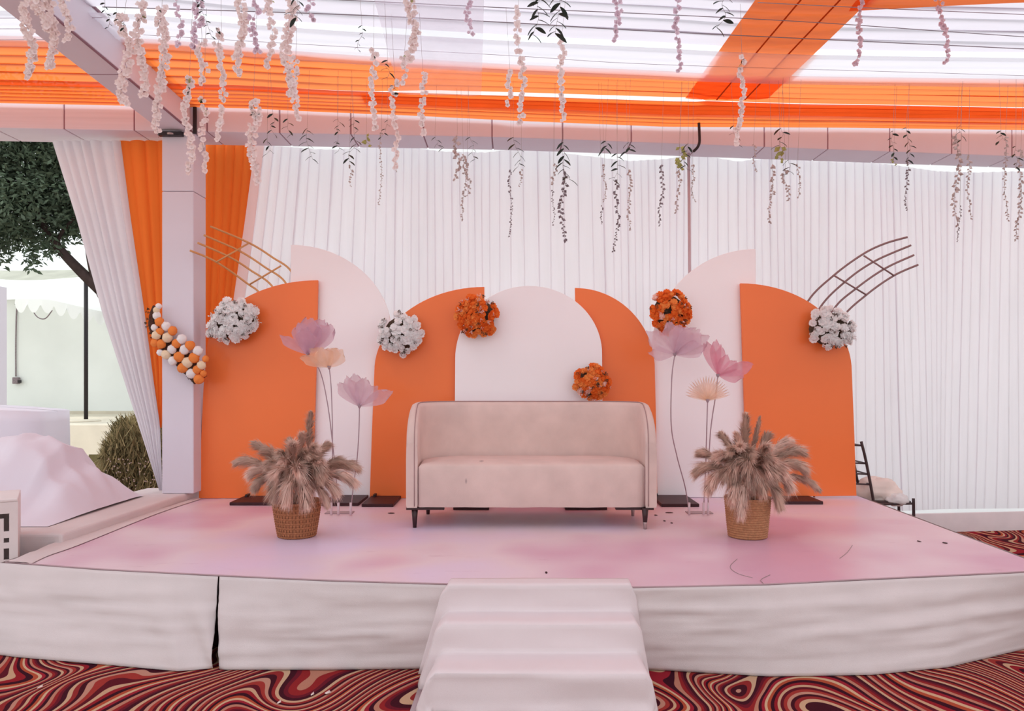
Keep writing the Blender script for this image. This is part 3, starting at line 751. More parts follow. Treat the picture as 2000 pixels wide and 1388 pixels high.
def upath(off, n=14):   # from left front, around the back, to right front; offset inward
    hw = HW-off; yb_ = YBK-off; rc = RC-off*.5; pts = []
    for k in (0, .01, .03, .06, .1, .16, .24, .36, .5, .65, .8, .92): pts.append((cx-hw+.015*(1-k), lerp(YF, yb_-rc, k)))
    for k in range(n+1):
        a = PI-PI/2*k/n; pts.append((cx-hw+rc+rc*math.cos(a), yb_-rc+rc*math.sin(a)))
    for k in range(1, 16): pts.append((lerp(cx-hw+rc, cx+hw-rc, k/16), yb_))
    for k in range(n+1):
        a = PI/2-PI/2*k/n; pts.append((cx+hw-rc+rc*math.cos(a), yb_-rc+rc*math.sin(a)))
    for k in (.92, .8, .65, .5, .36, .24, .16, .1, .06, .03, .01, 0): pts.append((cx+hw-.015*(1-k), lerp(YF, yb_-rc, k)))
    return pts
po_, pi_ = upath(0), upath(.085)
L_ = [0]
for a, b in zip(po_, po_[1:]): L_.append(L_[-1]+math.dist(a, b))
TOT = L_[-1]
def hs(s):
    t = min(s, TOT-s)/.52; t = min(1, max(0, t)); return DECK+.63+.285*math.sqrt(max(0, 1-(1-t)**2.2))
ZB = DECK+.155
rows = []
for i, (a, b) in enumerate(zip(po_, pi_)):
    h = hs(L_[i]); A = Vector((a[0], a[1], 0)); B = Vector((b[0], b[1], 0)); r = []
    taper = .02
    for z, f in ((ZB, .06), (ZB+.02, .0), (ZB+.3, 0.0), (h-.12, 0), (h-.035, .03), (h-.01, .16), (h, .4), (h, .6), (h-.01, .84), (h-.035, .97), (h-.12, 1), (ZB+.3, 1), (ZB+.02, 1), (ZB, .94)):
        p = A.lerp(B, f); p.z = z; r.append(p)
    r.append(r[0].copy()); rows.append(r)
mb = MB().grid(rows)
nr = len(rows[0]); 
for r in (rows[0], rows[-1]):
    q = [p+Vector((0, -.002, 0)) for p in r[:-1]]; n_ = len(mb.V); mb.V += q; mb.F.append(tuple(range(n_, n_+len(q))))
o = mb.obj('back_shell', M_SOFA, SF)
# seat: follows the inner wall
ip = upath(.089); yfront = YF-.012
ring = [Vector((x, max(y, yfront+.0), 0)) for x, y in ip]
lay = []
ZS = DECK+.475
cen = Vector((cx, 5.75, 0))
def inset(p, d): 
    v = Vector((p.x-cx, p.y-cen.y, 0)); return Vector((cx+v.x*(1-d/HW), cen.y+v.y*(1-d/.4), 0))
for z, dd in ((ZB+.002, .01), (ZB+.015, 0), (ZS-.05, 0), (ZS-.02, .006), (ZS-.006, .02), (ZS, .045), (ZS+.008, .12), (ZS+.012, .25)):
    r = []
    for p in ring: q = inset(p, dd); r.append(Vector((q.x, q.y, z)))
    # close across the front with several points
    a, b = r[-1], r[0]
    for k in range(1, 24):
        q = a.lerp(b, k/24); q.z += (.004*nz(k*.4, z*3)); r.append(q)
    r.append(r[0].copy()); lay.append(r)
mb = MB().grid(lay); m_ = len(lay[0]); mb.F.append(tuple((len(lay)-1)*m_+k for k in range(m_-1)))
mb.obj('seat', M_SOFA, SF)
# piping around arm fronts and back top
pp = []
for i, b in enumerate(pi_):
    pp.append(Vector((lerp(po_[i][0], b[0], .72), lerp(po_[i][1], b[1], .72), hs(L_[i])-.001)))
A = pp[0]; B = pp[-1]
full = [Vector((A.x, YF-.002, ZB+.01)), Vector((A.x, YF-.002, ZB+.2)), Vector((A.x, YF-.002, ZB+.40))]+pp+[Vector((B.x, YF-.002, ZB+.40)), Vector((B.x, YF-.002, ZB+.2)), Vector((B.x, YF-.002, ZB+.01))]
MB().tube(full, .004, 6).obj('piping', M_PIPE, SF)
for x in (ip[0][0]+.004, ip[-1][0]-.004):
    MB().tube([Vector((x, yfront-.001, ZB+.01)), Vector((x, yfront-.001, ZS-.02))], .003, 6).obj('piping', M_PIPE, SF)
for x0, x1 in ((cx-.92, cx-.64), (cx+.62, cx+.9)):
    bev(MB().box((x0, YF+.02, ZB-.02), (x1, YF+.06, ZB-.001)).obj('under_rail', M_LEG, SF, smooth=False), .003)
for (px, py, cap) in ((810, 1030, 0), (1260, 1033, 1), (836, 1004, 0), (1236, 1007, 1)):
    g = G(px, py, DECK); h = ZB-DECK-.001
    if cap:
        mb = MB().lathe([(0, .05), (.0155, .05), (.025, h), (0, h)], g, 16); lg = mb.obj('leg', M_LEG, SF)
        cp = MB().lathe([(0, .001), (.012, .001), (.0162, .05), (.0162, .052), (0, .052)], g, 16).obj('metal_cap', M_CAP, lg)
        cp['label'] = 'steel cap on the leg tip'
    else: MB().lathe([(0, .001), (.0135, .001), (.0255, h), (0, h)], g, 16).obj('leg', M_LEG, SF)

# ------------------------------------------------------------------ flower meshes (shared)
def petal_pts(L, Wd, cup, tip=.5, base=.15, nr=4, nc=2):
    rows = []
    for j in range(nr+1):
        t = j/nr; wd_ = Wd*(base+(1-base)*math.sin(PI*min(1, t*.62+.12)))*(1 if t < .99 else tip)
        rows.append([Vector((wd_*s, L*t, cup*t*t+.25*abs(s)*Wd*math.sin(PI*t))) for s in [lerp(-1, 1, k/nc) for k in range(nc+1)]])
    return rows
def rot_rows(rows, Mx): return [[Mx @ p for p in r] for r in rows]
def blossom_mesh(name, m, n=5, R=1.0):
    mb = MB()
    for k in range(n):
        Mx = Matrix.Rotation(2*PI*k/n, 3, 'Z') @ Matrix.Rotation(.35, 3, 'X')
        mb.grid(rot_rows(petal_pts(R, .48*R, .2*R, nr=3), Mx))
    mb.lathe([(.0, .12*R), (.14*R, .08*R), (.1*R, -.1*R)], (0, 0, 0), 5)
    return mesh(name, mb.V, mb.F, m)
def carnation_mesh(name, m, seed, R=1.0, layers=3):
    mb = MB(); r_ = random.Random(seed); nu, nv = 22, 9; rows = []
    for j in range(nv+1):
        th = PI*.62*j/nv; r = []
        for i in range(nu+1):
            a = 2*PI*(i % nu)/nu; d = Vector((math.sin(th)*math.cos(a), math.sin(th)*math.sin(a), math.cos(th)))
            k = .74*R*(1+.16*(1-abs(noise.noise(d*3.3+Vector((seed, 0, 0))))*4)); p = d*k; p.z = p.z*.75-.08*R; r.append(p)
        rows.append(r)
    mb.grid(rows)
    for l in range(2):
        el = (.10, .42)[l]; n = (9, 7)[l]
        for k in range(n):
            az = 2*PI*(k+.5*l)/n+r_.uniform(-.15, .15); e2 = el+r_.uniform(-.1, .1)
            rw = petal_pts(R*r_.uniform(.9, 1.08), .34*R, .12*R, tip=.75, base=.3, nr=3)
            for j, r in enumerate(rw):
                for i, p in enumerate(r): p.z += .06*R*(j/3)*(1 if (i+j) % 2 else -1)
            mb.grid(rot_rows(rw, Matrix.Rotation(az, 3, 'Z') @ Matrix.Rotation(e2, 3, 'X')))
    return mesh(name, mb.V, mb.F, m, True)
def pom_mesh(name, m, seed, R=1.0):
    mb = MB(); nu, nv = 14, 9; rows = []
    for j in range(nv+1):
        th = PI*j/nv; r = []
        for i in range(nu+1):
            a = 2*PI*(i % nu)/nu; d = Vector((math.sin(th)*math.cos(a), math.sin(th)*math.sin(a), math.cos(th)))
            rr_ = R*(1+.16*noise.noise(d*3+Vector((seed, 0, 0)))+.14*noise.noise(d*8)); p = d*rr_; p.z *= .8; r.append(p)
        rows.append(r)
    mb.grid(rows); return mesh(name, mb.V, mb.F, m, True)
def sprig_mesh(name, ms, seed, R=1.0, n=9):
    mb = MB(); r_ = random.Random(seed)
    for k in range(n):
        d = Vector((r_.uniform(-.6, .6), r_.uniform(-.6, .6), 1)).normalized()*R*r_.uniform(.6, 1)
        mb.tube([(0, 0, 0), d*.8], [.03*R, .02*R], 3, False)
        q = d.orthogonal().normalized()*.09*R; s = d.cross(q).normalized()*.09*R
        mb.add([d*.7, d*.88+q, d*.88-q, d*.88+s, d*.88-s, d*1.05], [(0, 1, 3), (0, 3, 2), (0, 2, 4), (0, 4, 1), (5, 3, 1), (5, 2, 3), (5, 4, 2), (5, 1, 4)])
    return mesh(name, mb.V, mb.F, ms)
def leaf_mesh(name, m, L=1.0, Wd=.23):
    mb = MB()
    rows = []
    for j in range(6):
        t = j/5; w_ = Wd*math.sin(PI*(t*.92+.04))**.8
        rows.append([Vector((-w_, L*t, .06*L*math.sin(PI*t)+.05*w_)), Vector((0, L*t, .06*L*math.sin(PI*t)-.03*L)), Vector((w_, L*t, .06*L*math.sin(PI*t)+.05*w_))])
    mb.grid(rows); return mesh(name, mb.V, mb.F, m)
ME = dict(
    bl=[blossom_mesh('blossom', M_BLOS, 5), blossom_mesh('blossom', M_BLOS, 4)], blm=[blossom_mesh('blossom', M_BLOSM, 5), blossom_mesh('blossom', M_BLOSM, 4)],
    cw=[carnation_mesh('flower_head', M_FW, i) for i in range(3)], co=[carnation_mesh('flower_head', M_FO, i+5) for i in range(3)],
    co2=[carnation_mesh('flower_head', M_FO2, 21)], cp=[carnation_mesh('flower_head', M_FP, 31)],
    po=[pom_mesh('pompom', M_FO2, i) for i in range(2)], pw=[pom_mesh('pompom', M_FW, i+3) for i in range(2)], pc=[pom_mesh('pompom', M_FC, 8)],
    sd=[sprig_mesh('sprig', M_SPRIG, i) for i in range(3)], sw=[sprig_mesh('sprig', M_FW, i+4, n=11) for i in range(2)], sp=[sprig_mesh('sprig', M_FP, 9)],
    lf=[leaf_mesh('leaf', M_DKLEAF)], ly=[leaf_mesh('leaf', M_YLEAF)])
def qdir(d, roll=0.0):   # rotation taking +Z to d
    return Vector(d).to_track_quat('Z', 'Y') @ Matrix.Rotation(roll, 3, 'Z').to_quaternion()
def qy(d, roll=0.0):     # +Y to d
    return Vector(d).to_track_quat('Y', 'Z') @ Matrix.Rotation(roll, 3, 'Y').to_quaternion()

def bouquet(px, py, rx, ry, Y, kinds, label, sprigs, seed, headR=.034, ang=0.0, n=56):
    r_ = random.Random(seed); c = P(px, py, Y); s = Y/F
    t = thing('flower_cluster', label, 'flowers', c, 'flower clusters on the arch panels')
    # foam core
    mb = MB(); rows = []
    for j in range(9):
        th = PI/2*j/8; r = []
        for i in range(17):
            a = 2*PI*i/16; r.append(c+Vector((math.cos(a)*math.cos(th)*rx*s*.72, .02-math.sin(th)*.06, math.sin(a)*math.cos(th)*ry*s*.72)))
        rows.append(r)
    mb.grid(rows).obj('core', M_SPRIG, t)
    pts = []; tries = 0
    while len(pts) < n and tries < 4000:
        tries += 1; a = r_.uniform(0, 2*PI); q = math.sqrt(r_.random())
        x, z = math.cos(a)*q, math.sin(a)*q
        if all(math.hypot((x-u)*rx, (z-v)*ry) > headR/s*.70 for u, v in pts): pts.append((x, z))
    ca, sa = math.cos(ang), math.sin(ang)
    for x, z in pts:
        q = math.hypot(x, z); dy = -.085*math.sqrt(max(0, 1-q*q*.85))
        X = (x*rx*.86*ca-z*ry*.86*sa)*s; Z = (x*rx*.86*sa+z*ry*.86*ca)*s
        d = Vector((x*.9, -.75, z*.9)).normalized(); k = r_.choices([a for a, _ in kinds], [b for _, b in kinds])[0]
        inst('flower_head', r_.choice(ME[k]), c+Vector((X, dy, Z)), qdir(d, r_.uniform(0, 6)), headR*r_.uniform(.85, 1.15), t)
    for k, num, R in sprigs:
        for i in range(num):
            a = r_.uniform(0, 2*PI) if i % 3 else r_.uniform(0, 2*PI); q = r_.uniform(.55, .98) if i % 4 else r_.uniform(.1, .5)
            x, z = math.cos(a)*q, math.sin(a)*q; dy = -.10*math.sqrt(max(0, 1-q*q*.9))
            X = (x*rx*.85*ca-z*ry*.85*sa)*s; Z = (x*rx*.85*sa+z*ry*.85*ca)*s
            d = Vector((x*1.1, -.5, z*1.1)).normalized()
            inst('sprig', r_.choice(ME[k]), c+Vector((X, dy, Z)), qdir(d, r_.uniform(0, 6)), R*r_.uniform(.7, 1.1), t)
    return t
W_ = [('cw', 1)]; O_ = [('co', 5), ('co2', 2)]; O2 = [('co2', 3), ('co', 3), ('cp', .4)]
bouquet(458, 628, 60, 47, 6.72, W_, 'loose white flower cluster on upper left of the far left panel', [('sd', 16, .045), ('sw', 26, .055)], 1, .042, .45, 48)
bouquet(783, 652, 47, 47, 6.70, W_, 'round white flower cluster between tall white panel and orange panel', [('sd', 16, .045), ('sw', 9, .04)], 2, .040, .3, 42)
bouquet(933, 617, 46, 46, 6.66, O_, 'deep orange flower cluster on the left shoulder of the centre arch', [('sp', 20, .05), ('sd', 12, .045)], 3, .036)
bouquet(1156, 747, 40, 38, 6.66, O2, 'orange flower cluster sitting low beside the sofa back', [('sd', 12, .045), ('sp', 8, .04)], 4, .033)
bouquet(1307, 611, 44, 48, 6.70, [('co', 4), ('co2', 2), ('cp', .8)], 'red orange flower cluster above the big lavender fabric flower', [('sd', 16, .045), ('sp', 6, .04)], 5, .036)
bouquet(1620, 642, 54, 45, 6.72, W_, 'spiky white flower cluster on the shoulder of the far right panel', [('sd', 16, .045), ('sw', 14, .05)], 6, .040, -.5, 42)

# pompom garland wrapped round the pillar
gl = thing('pompom_garland', 'garland of orange and white pompom flowers wrapped round the left pillar', 'garland', P(345, 680, 6.55))
cl = [P(306, 598, 6.66), P(300, 630, 6.63), P(316, 665, 6.60), P(345, 692, 6.585), P(372, 716, 6.58), P(392, 742, 6.60)]
cs = spline(cl, 6); rad = [tab([(0, .02), (6, .05), (12, .085), (18, .105), (24, .115), (30, .09)], i) for i in range(len(cs))]
mb = MB().tube(cs, [.75*r for r in rad], 14)
for v in mb.V:
    v.y = 6.60+(v.y-6.60)*.35-.0
    v += Vector((.008*nz(v.x*60, v.z*60), 0, .008*nz(v.z*60, v.x*50, 3)))
mb.obj('leafy_core', mat('dark_brown_leaves', (84, 56, 48), .8, .1, var=.4, vscale=60), gl)
pom = [(290,130,'pw',.7),(260,190,'pc',.8),(265,265,'pw',1),(300,350,'po',1.1),(230,435,'pw',.8),(400,415,'pw',1.1),(310,490,'po',.9),(490,480,'po',1.1),(260,545,'pc',1.1),(415,575,'pc',1.2),
 (620,595,'pw',1.2),(235,655,'po',1),(325,670,'po',1.1),(545,665,'po',1.1),(735,690,'po',1.2),(480,745,'pw',1.1),(655,755,'pw',1.2),(850,765,'pw',1.2),(310,790,'pw',.8),(400,820,'pc',1.1),
 (580,850,'po',1.3),(795,865,'po',1.3),(700,930,'pc',1.3),(495,910,'pw',1.1),(630,1010,'po',1.2),(900,975,'pc',1.1),(840,1040,'po',1.1),(755,1090,'pw',1.2),(865,1170,'po',1.2),(960,880,'po',.8),(930,1090,'po',.8)]
for x, y, k, s in pom:
    inst('pompom', rnd.choice(ME[k]), P(270+x/7.3, 580+y/7.3, 6.545), qdir((rnd.uniform(-.3, .3), -1, rnd.uniform(-.3, .3)), rnd.uniform(0, 6)), .037*s, gl)
for i in range(90):
    k = rnd.randint(2, len(cs)-1); a = rnd.choice((-1, 1))*rnd.uniform(.1, 1.0); p = cs[k].copy(); tg = (cs[min(k+1, len(cs)-1)]-cs[k-1]).normalized()
    nrm = Vector((-tg.z, 0, tg.x)); p += nrm*rad[k]*.62*a; p.y = 6.57
    inst('sprig', rnd.choice(ME['sd']), p, qdir(nrm*a+Vector((0, -.6, 0)), rnd.uniform(0, 6)), .028, gl)

# ------------------------------------------------------------------ giant fabric flowers on wire stems
def big_petal(base, tip, wpx, Y, dY, m, parent, frill=.12, seed=0, narrow=False, bow=0.0):
    b = P(base[0], base[1], Y); t = P(tip[0], tip[1], Y+dY); ax = t-b; L = ax.length; ax.normalize()
    side = ax.cross(Vector((0, 1, 0))).normalized(); nrm = ax.cross(side).normalized()
    Wd = wpx*Y/F/2; rows = []; nr, nc = 14, 10
    for j in range(nr+1):
        v = j/nr; wdt = Wd*((math.sin(PI*min(.5, v*.62))**.85 if not narrow else math.sin(PI*(v*.8+.05))**.7)+.03)
        if v > .8: wdt *= math.sqrt(max(.0, 1-((v-.8)/.2)**2*.75))
        r = []
        for i in range(nc+1):
            s = lerp(-1, 1, i/nc)
            rag = 1+(frill*nz(s*3+seed, seed*1.7))*v-.16*s*s*v
            p = b+ax*L*v*rag+side*Wd*bow*math.sin(PI*v)+side*s*wdt+nrm*(.22*Wd*(s*s)*1-.1*L*math.sin(PI*v)*.6+.05*Wd*math.sin(s*9+seed)*v)
            r.append(p)
        rows.append(r)
    o = MB().grid(rows).obj('petal', m, parent); return o
def big_flower(name_lab, base, petals, m, Y, stem, cat='flower', seed=0, narrow=False, cupm=None):
    t = thing('fabric_flower', name_lab, cat, G(stem[-1][0], stem[-1][1], DECK+.006), 'giant fabric flowers')
    for i, (tip, wpx, dY) in enumerate(petals): big_petal(base, tip, wpx, Y, dY, m, t, seed=seed+i*1.3, narrow=narrow)
    pts = [P(x, y, Y) for x, y in stem[:-1]]; e = G(stem[-1][0], stem[-1][1], DECK+.03)
    for k in range(len(pts)): pts[k].y = lerp(Y, e.y, (k/len(pts))**1.0)
    pts = [P(x, y, p.y) for (x, y), p in zip(stem[:-1], pts)]+[e]
    MB().tube(spline(pts, 8), .0045, 6).obj('stem', M_WIRE, t)
    q = P(base[0], base[1], Y); MB().lathe([(.004, -.02), (.012, -.005), (.018, .01), (0, .012)], q, 10).obj('calyx', M_WIRE, t)
    sk = e-Vector((0, 0, .023)); MB().lathe([(.0, 0), (.010, 0), (.010, .10), (.006, .10), (0, .10)], sk, 10).obj('socket', M_PLATE, t)
    return t
def plate(px0, px1, py, label):
    a, b = G(px0, py, DECK), G(px1, py, DECK)
    o = bev(MB().box((a.x, a.y-.01, DECK+.001), (b.x, a.y+.09, DECK+.007)).obj('flower_stand_base', M_PLATED, smooth=False), .002)
    tagp(o, label, 'stand base')
plate(634, 688, 1003, 'flat metal base holding the three left fabric flower stems')
plate(1343, 1393, 1003, 'flat metal base holding the three right fabric flower stems')
big_flower('lavender fabric flower, tallest of the left three, on thin wire stem', (601, 692),
    [((546, 656), 20, -.05), ((584, 630), 38, .05), ((606, 620), 50, -.02), ((632, 624), 46, .06), ((651, 633), 40, -.03), ((596, 640), 40, -.12)], M_LAV, 6.10,
    [(601, 692), (625, 725), (640, 790), (650, 870), (657, 940), (661, 1000)], seed=1)
big_flower('cream fabric flower, middle height of the left three', (643, 717),
    [((586, 697), 20, -.03), ((606, 682), 30, .06), ((628, 679), 36, -.07), ((650, 678), 36, .05), ((668, 682), 36, -.05)], M_CREAMP, 6.0,
    [(643, 717), (647, 760), (649, 830), (649, 910), (647, 1000)], seed=3)
big_flower('pale lavender fabric flower, lowest of the left three, in front of orange panel', (702, 793),
    [((659, 748), 26, .03), ((676, 736), 26, -.05), ((693, 729), 34, .05), ((714, 737), 34, -.06), ((737, 754), 30, .04), ((766, 765), 28, -.04)], M_LAV2, 6.0,
    [(702, 793), (701, 840), (697, 900), (690, 950), (685, 1000)], seed=6)
big_flower('wide lavender fabric flower below the red orange cluster', (1318, 692),
    [((1263, 648), 34, -.05), ((1268, 690), 28, .03), ((1308, 627), 36, .05), ((1327, 634), 34, -.05), ((1345, 640), 44, .05), ((1366, 643), 44, -.08), ((1384, 658), 40, .04), ((1375, 676), 34, -.05)], M_LAV2, 6.10,
    [(1318, 692), (1312, 740), (1311, 830), (1322, 890), (1338, 950), (1346, 1000)], seed=9)
big_flower('bright pink fabric flower tilted right, in front of far right panel edge', (1402, 733),
    [((1378, 668), 24, .04), ((1396, 663), 22, -.05), ((1409, 674), 20, .03), ((1421, 692), 20, -.04), ((1441, 706), 22, .05), ((1472, 712), 26, -.03), ((1452, 735), 26, .05)], M_PINKP, 6.10,
    [(1402, 733), (1398, 770), (1388, 840), (1384, 920), (1383, 1000)], seed=12)
rr = random.Random(3)
big_flower('peach fabric flower with many narrow petals, lowest of the right three', (1382, 782),
    [((1382+44*math.sin(a)*(1+.0*k), 782-6-42*math.cos(a)), 4.6, rr.uniform(-.08, .08)) for k, a in enumerate([-1.45+2.9*i/21 for i in range(22)])], M_CREAMP, 6.0,
    [(1382, 782), (1380, 850), (1378, 920), (1374, 1000)], seed=15, narrow=True)

# ------------------------------------------------------------------ pampas baskets
def plume(parent, pts, Rm, m, seed, nh=1500):
    Rm *= 1.35
    r_ = random.Random(seed); cs = spline([Vector(p) for p in pts], 10); n = len(cs); mb = MB()
    mb.tube(cs, .003, 4)
    for h in range(nh//9):
        f = .2+.8*r_.random()**.9; i = min(f, 1)*(n-1); k = int(min(i, n-2)); p0 = cs[k].lerp(cs[k+1], i-k)
        tg = (cs[k+1]-cs[k]).normalized(); env = (math.sin(PI*min(1, .15+.85*f)**1.15)**.7+.22)
        a0 = r_.uniform(0, 2*PI); u = tg.orthogonal().normalized(); v = tg.cross(u); L0 = Rm*env*r_.uniform(.8, 1.3)
        for q in range(9):
            a = a0+r_.gauss(0, .22); rad = u*math.cos(a)+v*math.sin(a); L = L0*r_.uniform(.6, 1.1); p = p0+tg*r_.uniform(-.012, .012)
            op = r_.uniform(.35, .75)
            q1 = p+rad*L*op*.6+tg*L*.55; q2 = p+rad*L*op*1.15+tg*L*1.25+Vector((0, 0, -.42*L))
            sd = rad.cross(tg).normalized()*.0017
            mb.add([p-sd, p+sd, q1+sd, q1-sd, q2], [(0, 1, 2, 3), (3, 2, 4)])
    return mb.obj('plume', m, parent)
def basket(px, pyb, rb, rt, h, Y, label, m, vertical):
    c = Vector(((px-CX)*Y/F, Y, DECK+.002)); t = thing('basket', label, 'basket', c)
    prof = [(0, 0)]
    n = 15 if vertical else 17
    for k in range(n*4+1):
        f = k/(n*4); r = lerp(rb, rt, f**.85)+(.005 if vertical else .0075)*abs(math.sin(PI*f*n)); prof.append((r, f*h))
    mb = MB(); N_ = 160; V = []; Fc = []
    for j, (r, z) in enumerate(prof):
        for k in range(N_):
            a = 2*PI*k/N_; rr_ = r+(.0030*math.cos(40*a)*(1 if (int(z/h*n) % 2) else -1) if r > 0 and vertical else .0012*math.sin(50*a+z*300))
            V.append((c.x+rr_*math.cos(a)*(r > 0), c.y+rr_*math.sin(a)*(r > 0), c.z+z))
    for j in range(len(prof)-1):
        for k in range(N_):
            a = j*N_+k; b = j*N_+(k+1) % N_; Fc.append((a, b, b+N_, a+N_))
    mb.add(V, Fc).obj('woven_body', m, t)
    MB().lathe([(rt+.004, h-.012), (rt+.008, h-.004), (rt+.004, h+.004), (rt-.004, h+.002), (rt-.012, h-.03), (rt-.02, h-.12), (0, h-.12)], c, 48).obj('rim', m, t)
    MB().lathe([(0, h-.03), (rt-.014, h-.03)], c, 32).obj('filling', M_WICKD, t)
    if vertical:
        mb = MB()
        for k in range(40):
            a = 2*PI*(k+.5)/40; mb.tube([(c.x+(lerp(rb, rt, f**.85)+.003)*math.cos(a), c.y+(lerp(rb, rt, f**.85)+.003)*math.sin(a), c.z+f*h) for f in (0, .25, .5, .75, 1)], .0014, 4)
        mb.obj('stake', M_WICKD, t)['kind'] = 'stuff'
    return t, c
def pampas(tips, px, pym, Y, label, t_basket_c, h, seed):
    c = t_basket_c; t = thing('pampas_bunch', label, 'plant', (c.x, c.y, c.z+h-.02)); r_ = random.Random(seed)
    for k in range(16):
        a = 2*PI*k/16+r_.uniform(-.2, .2); q = r_.uniform(.45, 1)
        tips = tips+[(px+10+68*q*math.cos(a), pym-62+50*q*math.sin(a), -.05-.17*(1-q*.5), .045, .07 if math.sin(a) < 0 else .12, k % 2)]
    for i, (tx, ty, dY, R, droop, ml) in enumerate(tips):
        tip = P(tx, ty, Y+dY); b = Vector((c.x+r_.uniform(-.05, .05), c.y+r_.uniform(-.05, .05), c.z+h-.02))
        mid = b.lerp(tip, .5)+Vector((0, 0, droop)); q = b.lerp(tip, .8)+Vector((0, 0, droop*.75))
        plume(t, [b, mid, q, tip], R, (M_PAMP, M_PAMP2)[ml], seed*100+i)
YBk = 5.19
t, c = basket(580, 1050, .124, .164, .245, YBk, 'left woven brown wicker basket with grid weave standing on stage', M_WICK, True)
TL = [(607, 808, .0, .05, .0, 0), (566, 862, .06, .05, .02, 0), (500, 866, .05, .05, .04, 0), (464, 902, -.02, .05, .08, 0), (492, 925, -.08, .052, .09, 1), (522, 880, -.05, .05, .06, 0),
      (640, 868, .08, .05, .03, 0), (664, 900, -.02, .05, .06, 0), (697, 912, .0, .052, .09, 0), (690, 940, -.10, .055, .10, 1), (655, 960, -.12, .05, .10, 1), (560, 975, -.24, .055, .13, 1), (536, 968, -.16, .05, .11, 0),
      (598, 985, -.26, .05, .13, 1), (590, 850, -.05, .05, .02, 1), (620, 920, -.18, .055, .10, 0), (545, 925, -.18, .055, .09, 1), (585, 925, -.22, .055, .10, 1), (500, 950, -.08, .05, .1, 0), (640, 985, -.1, .04, .12, 1)]
pampas(TL, 580, 975, YBk, 'bunch of dusty brown pampas grass in the left basket', c, .245, 4)
YBr = 5.17
t, c = basket(1460, 1050, .125, .152, .275, YBr, 'right round honey coloured basket with horizontal coils on stage', M_WICK2, False)
TR = [(1457, 812, .02, .055, .0, 0), (1484, 816, .08, .03, .0, 0), (1409, 848, .05, .045, .03, 0), (1440, 850, .0, .05, .02, 1), (1370, 885, .05, .05, .06, 0), (1362, 920, -.03, .055, .09, 0), (1385, 955, -.08, .055, .12, 1),
      (1500, 850, .06, .055, .03, 0), (1540, 862, .02, .055, .06, 1), (1566, 880, .0, .055, .08, 0), (1570, 915, -.06, .055, .10, 0), (1600, 955, .0, .035, .11, 0), (1540, 950, -.12, .055, .12, 1), (1522, 985, -.14, .05, .12, 0),
      (1447, 1005, -.24, .05, .15, 1), (1432, 975, -.2, .055, .13, 1), (1420, 930, -.16, .055, .1, 0), (1460, 905, -.18, .06, .08, 0), (1500, 920, -.18, .058, .1, 1), (1405, 890, -.06, .055, .06, 1), (1490, 960, -.2, .05, .12, 0), (1395, 940, -.14, .05, .1, 1)]
pampas(TR, 1460, 975, YBr, 'bunch of pinkish brown pampas grass in the right basket', c, .275, 9)

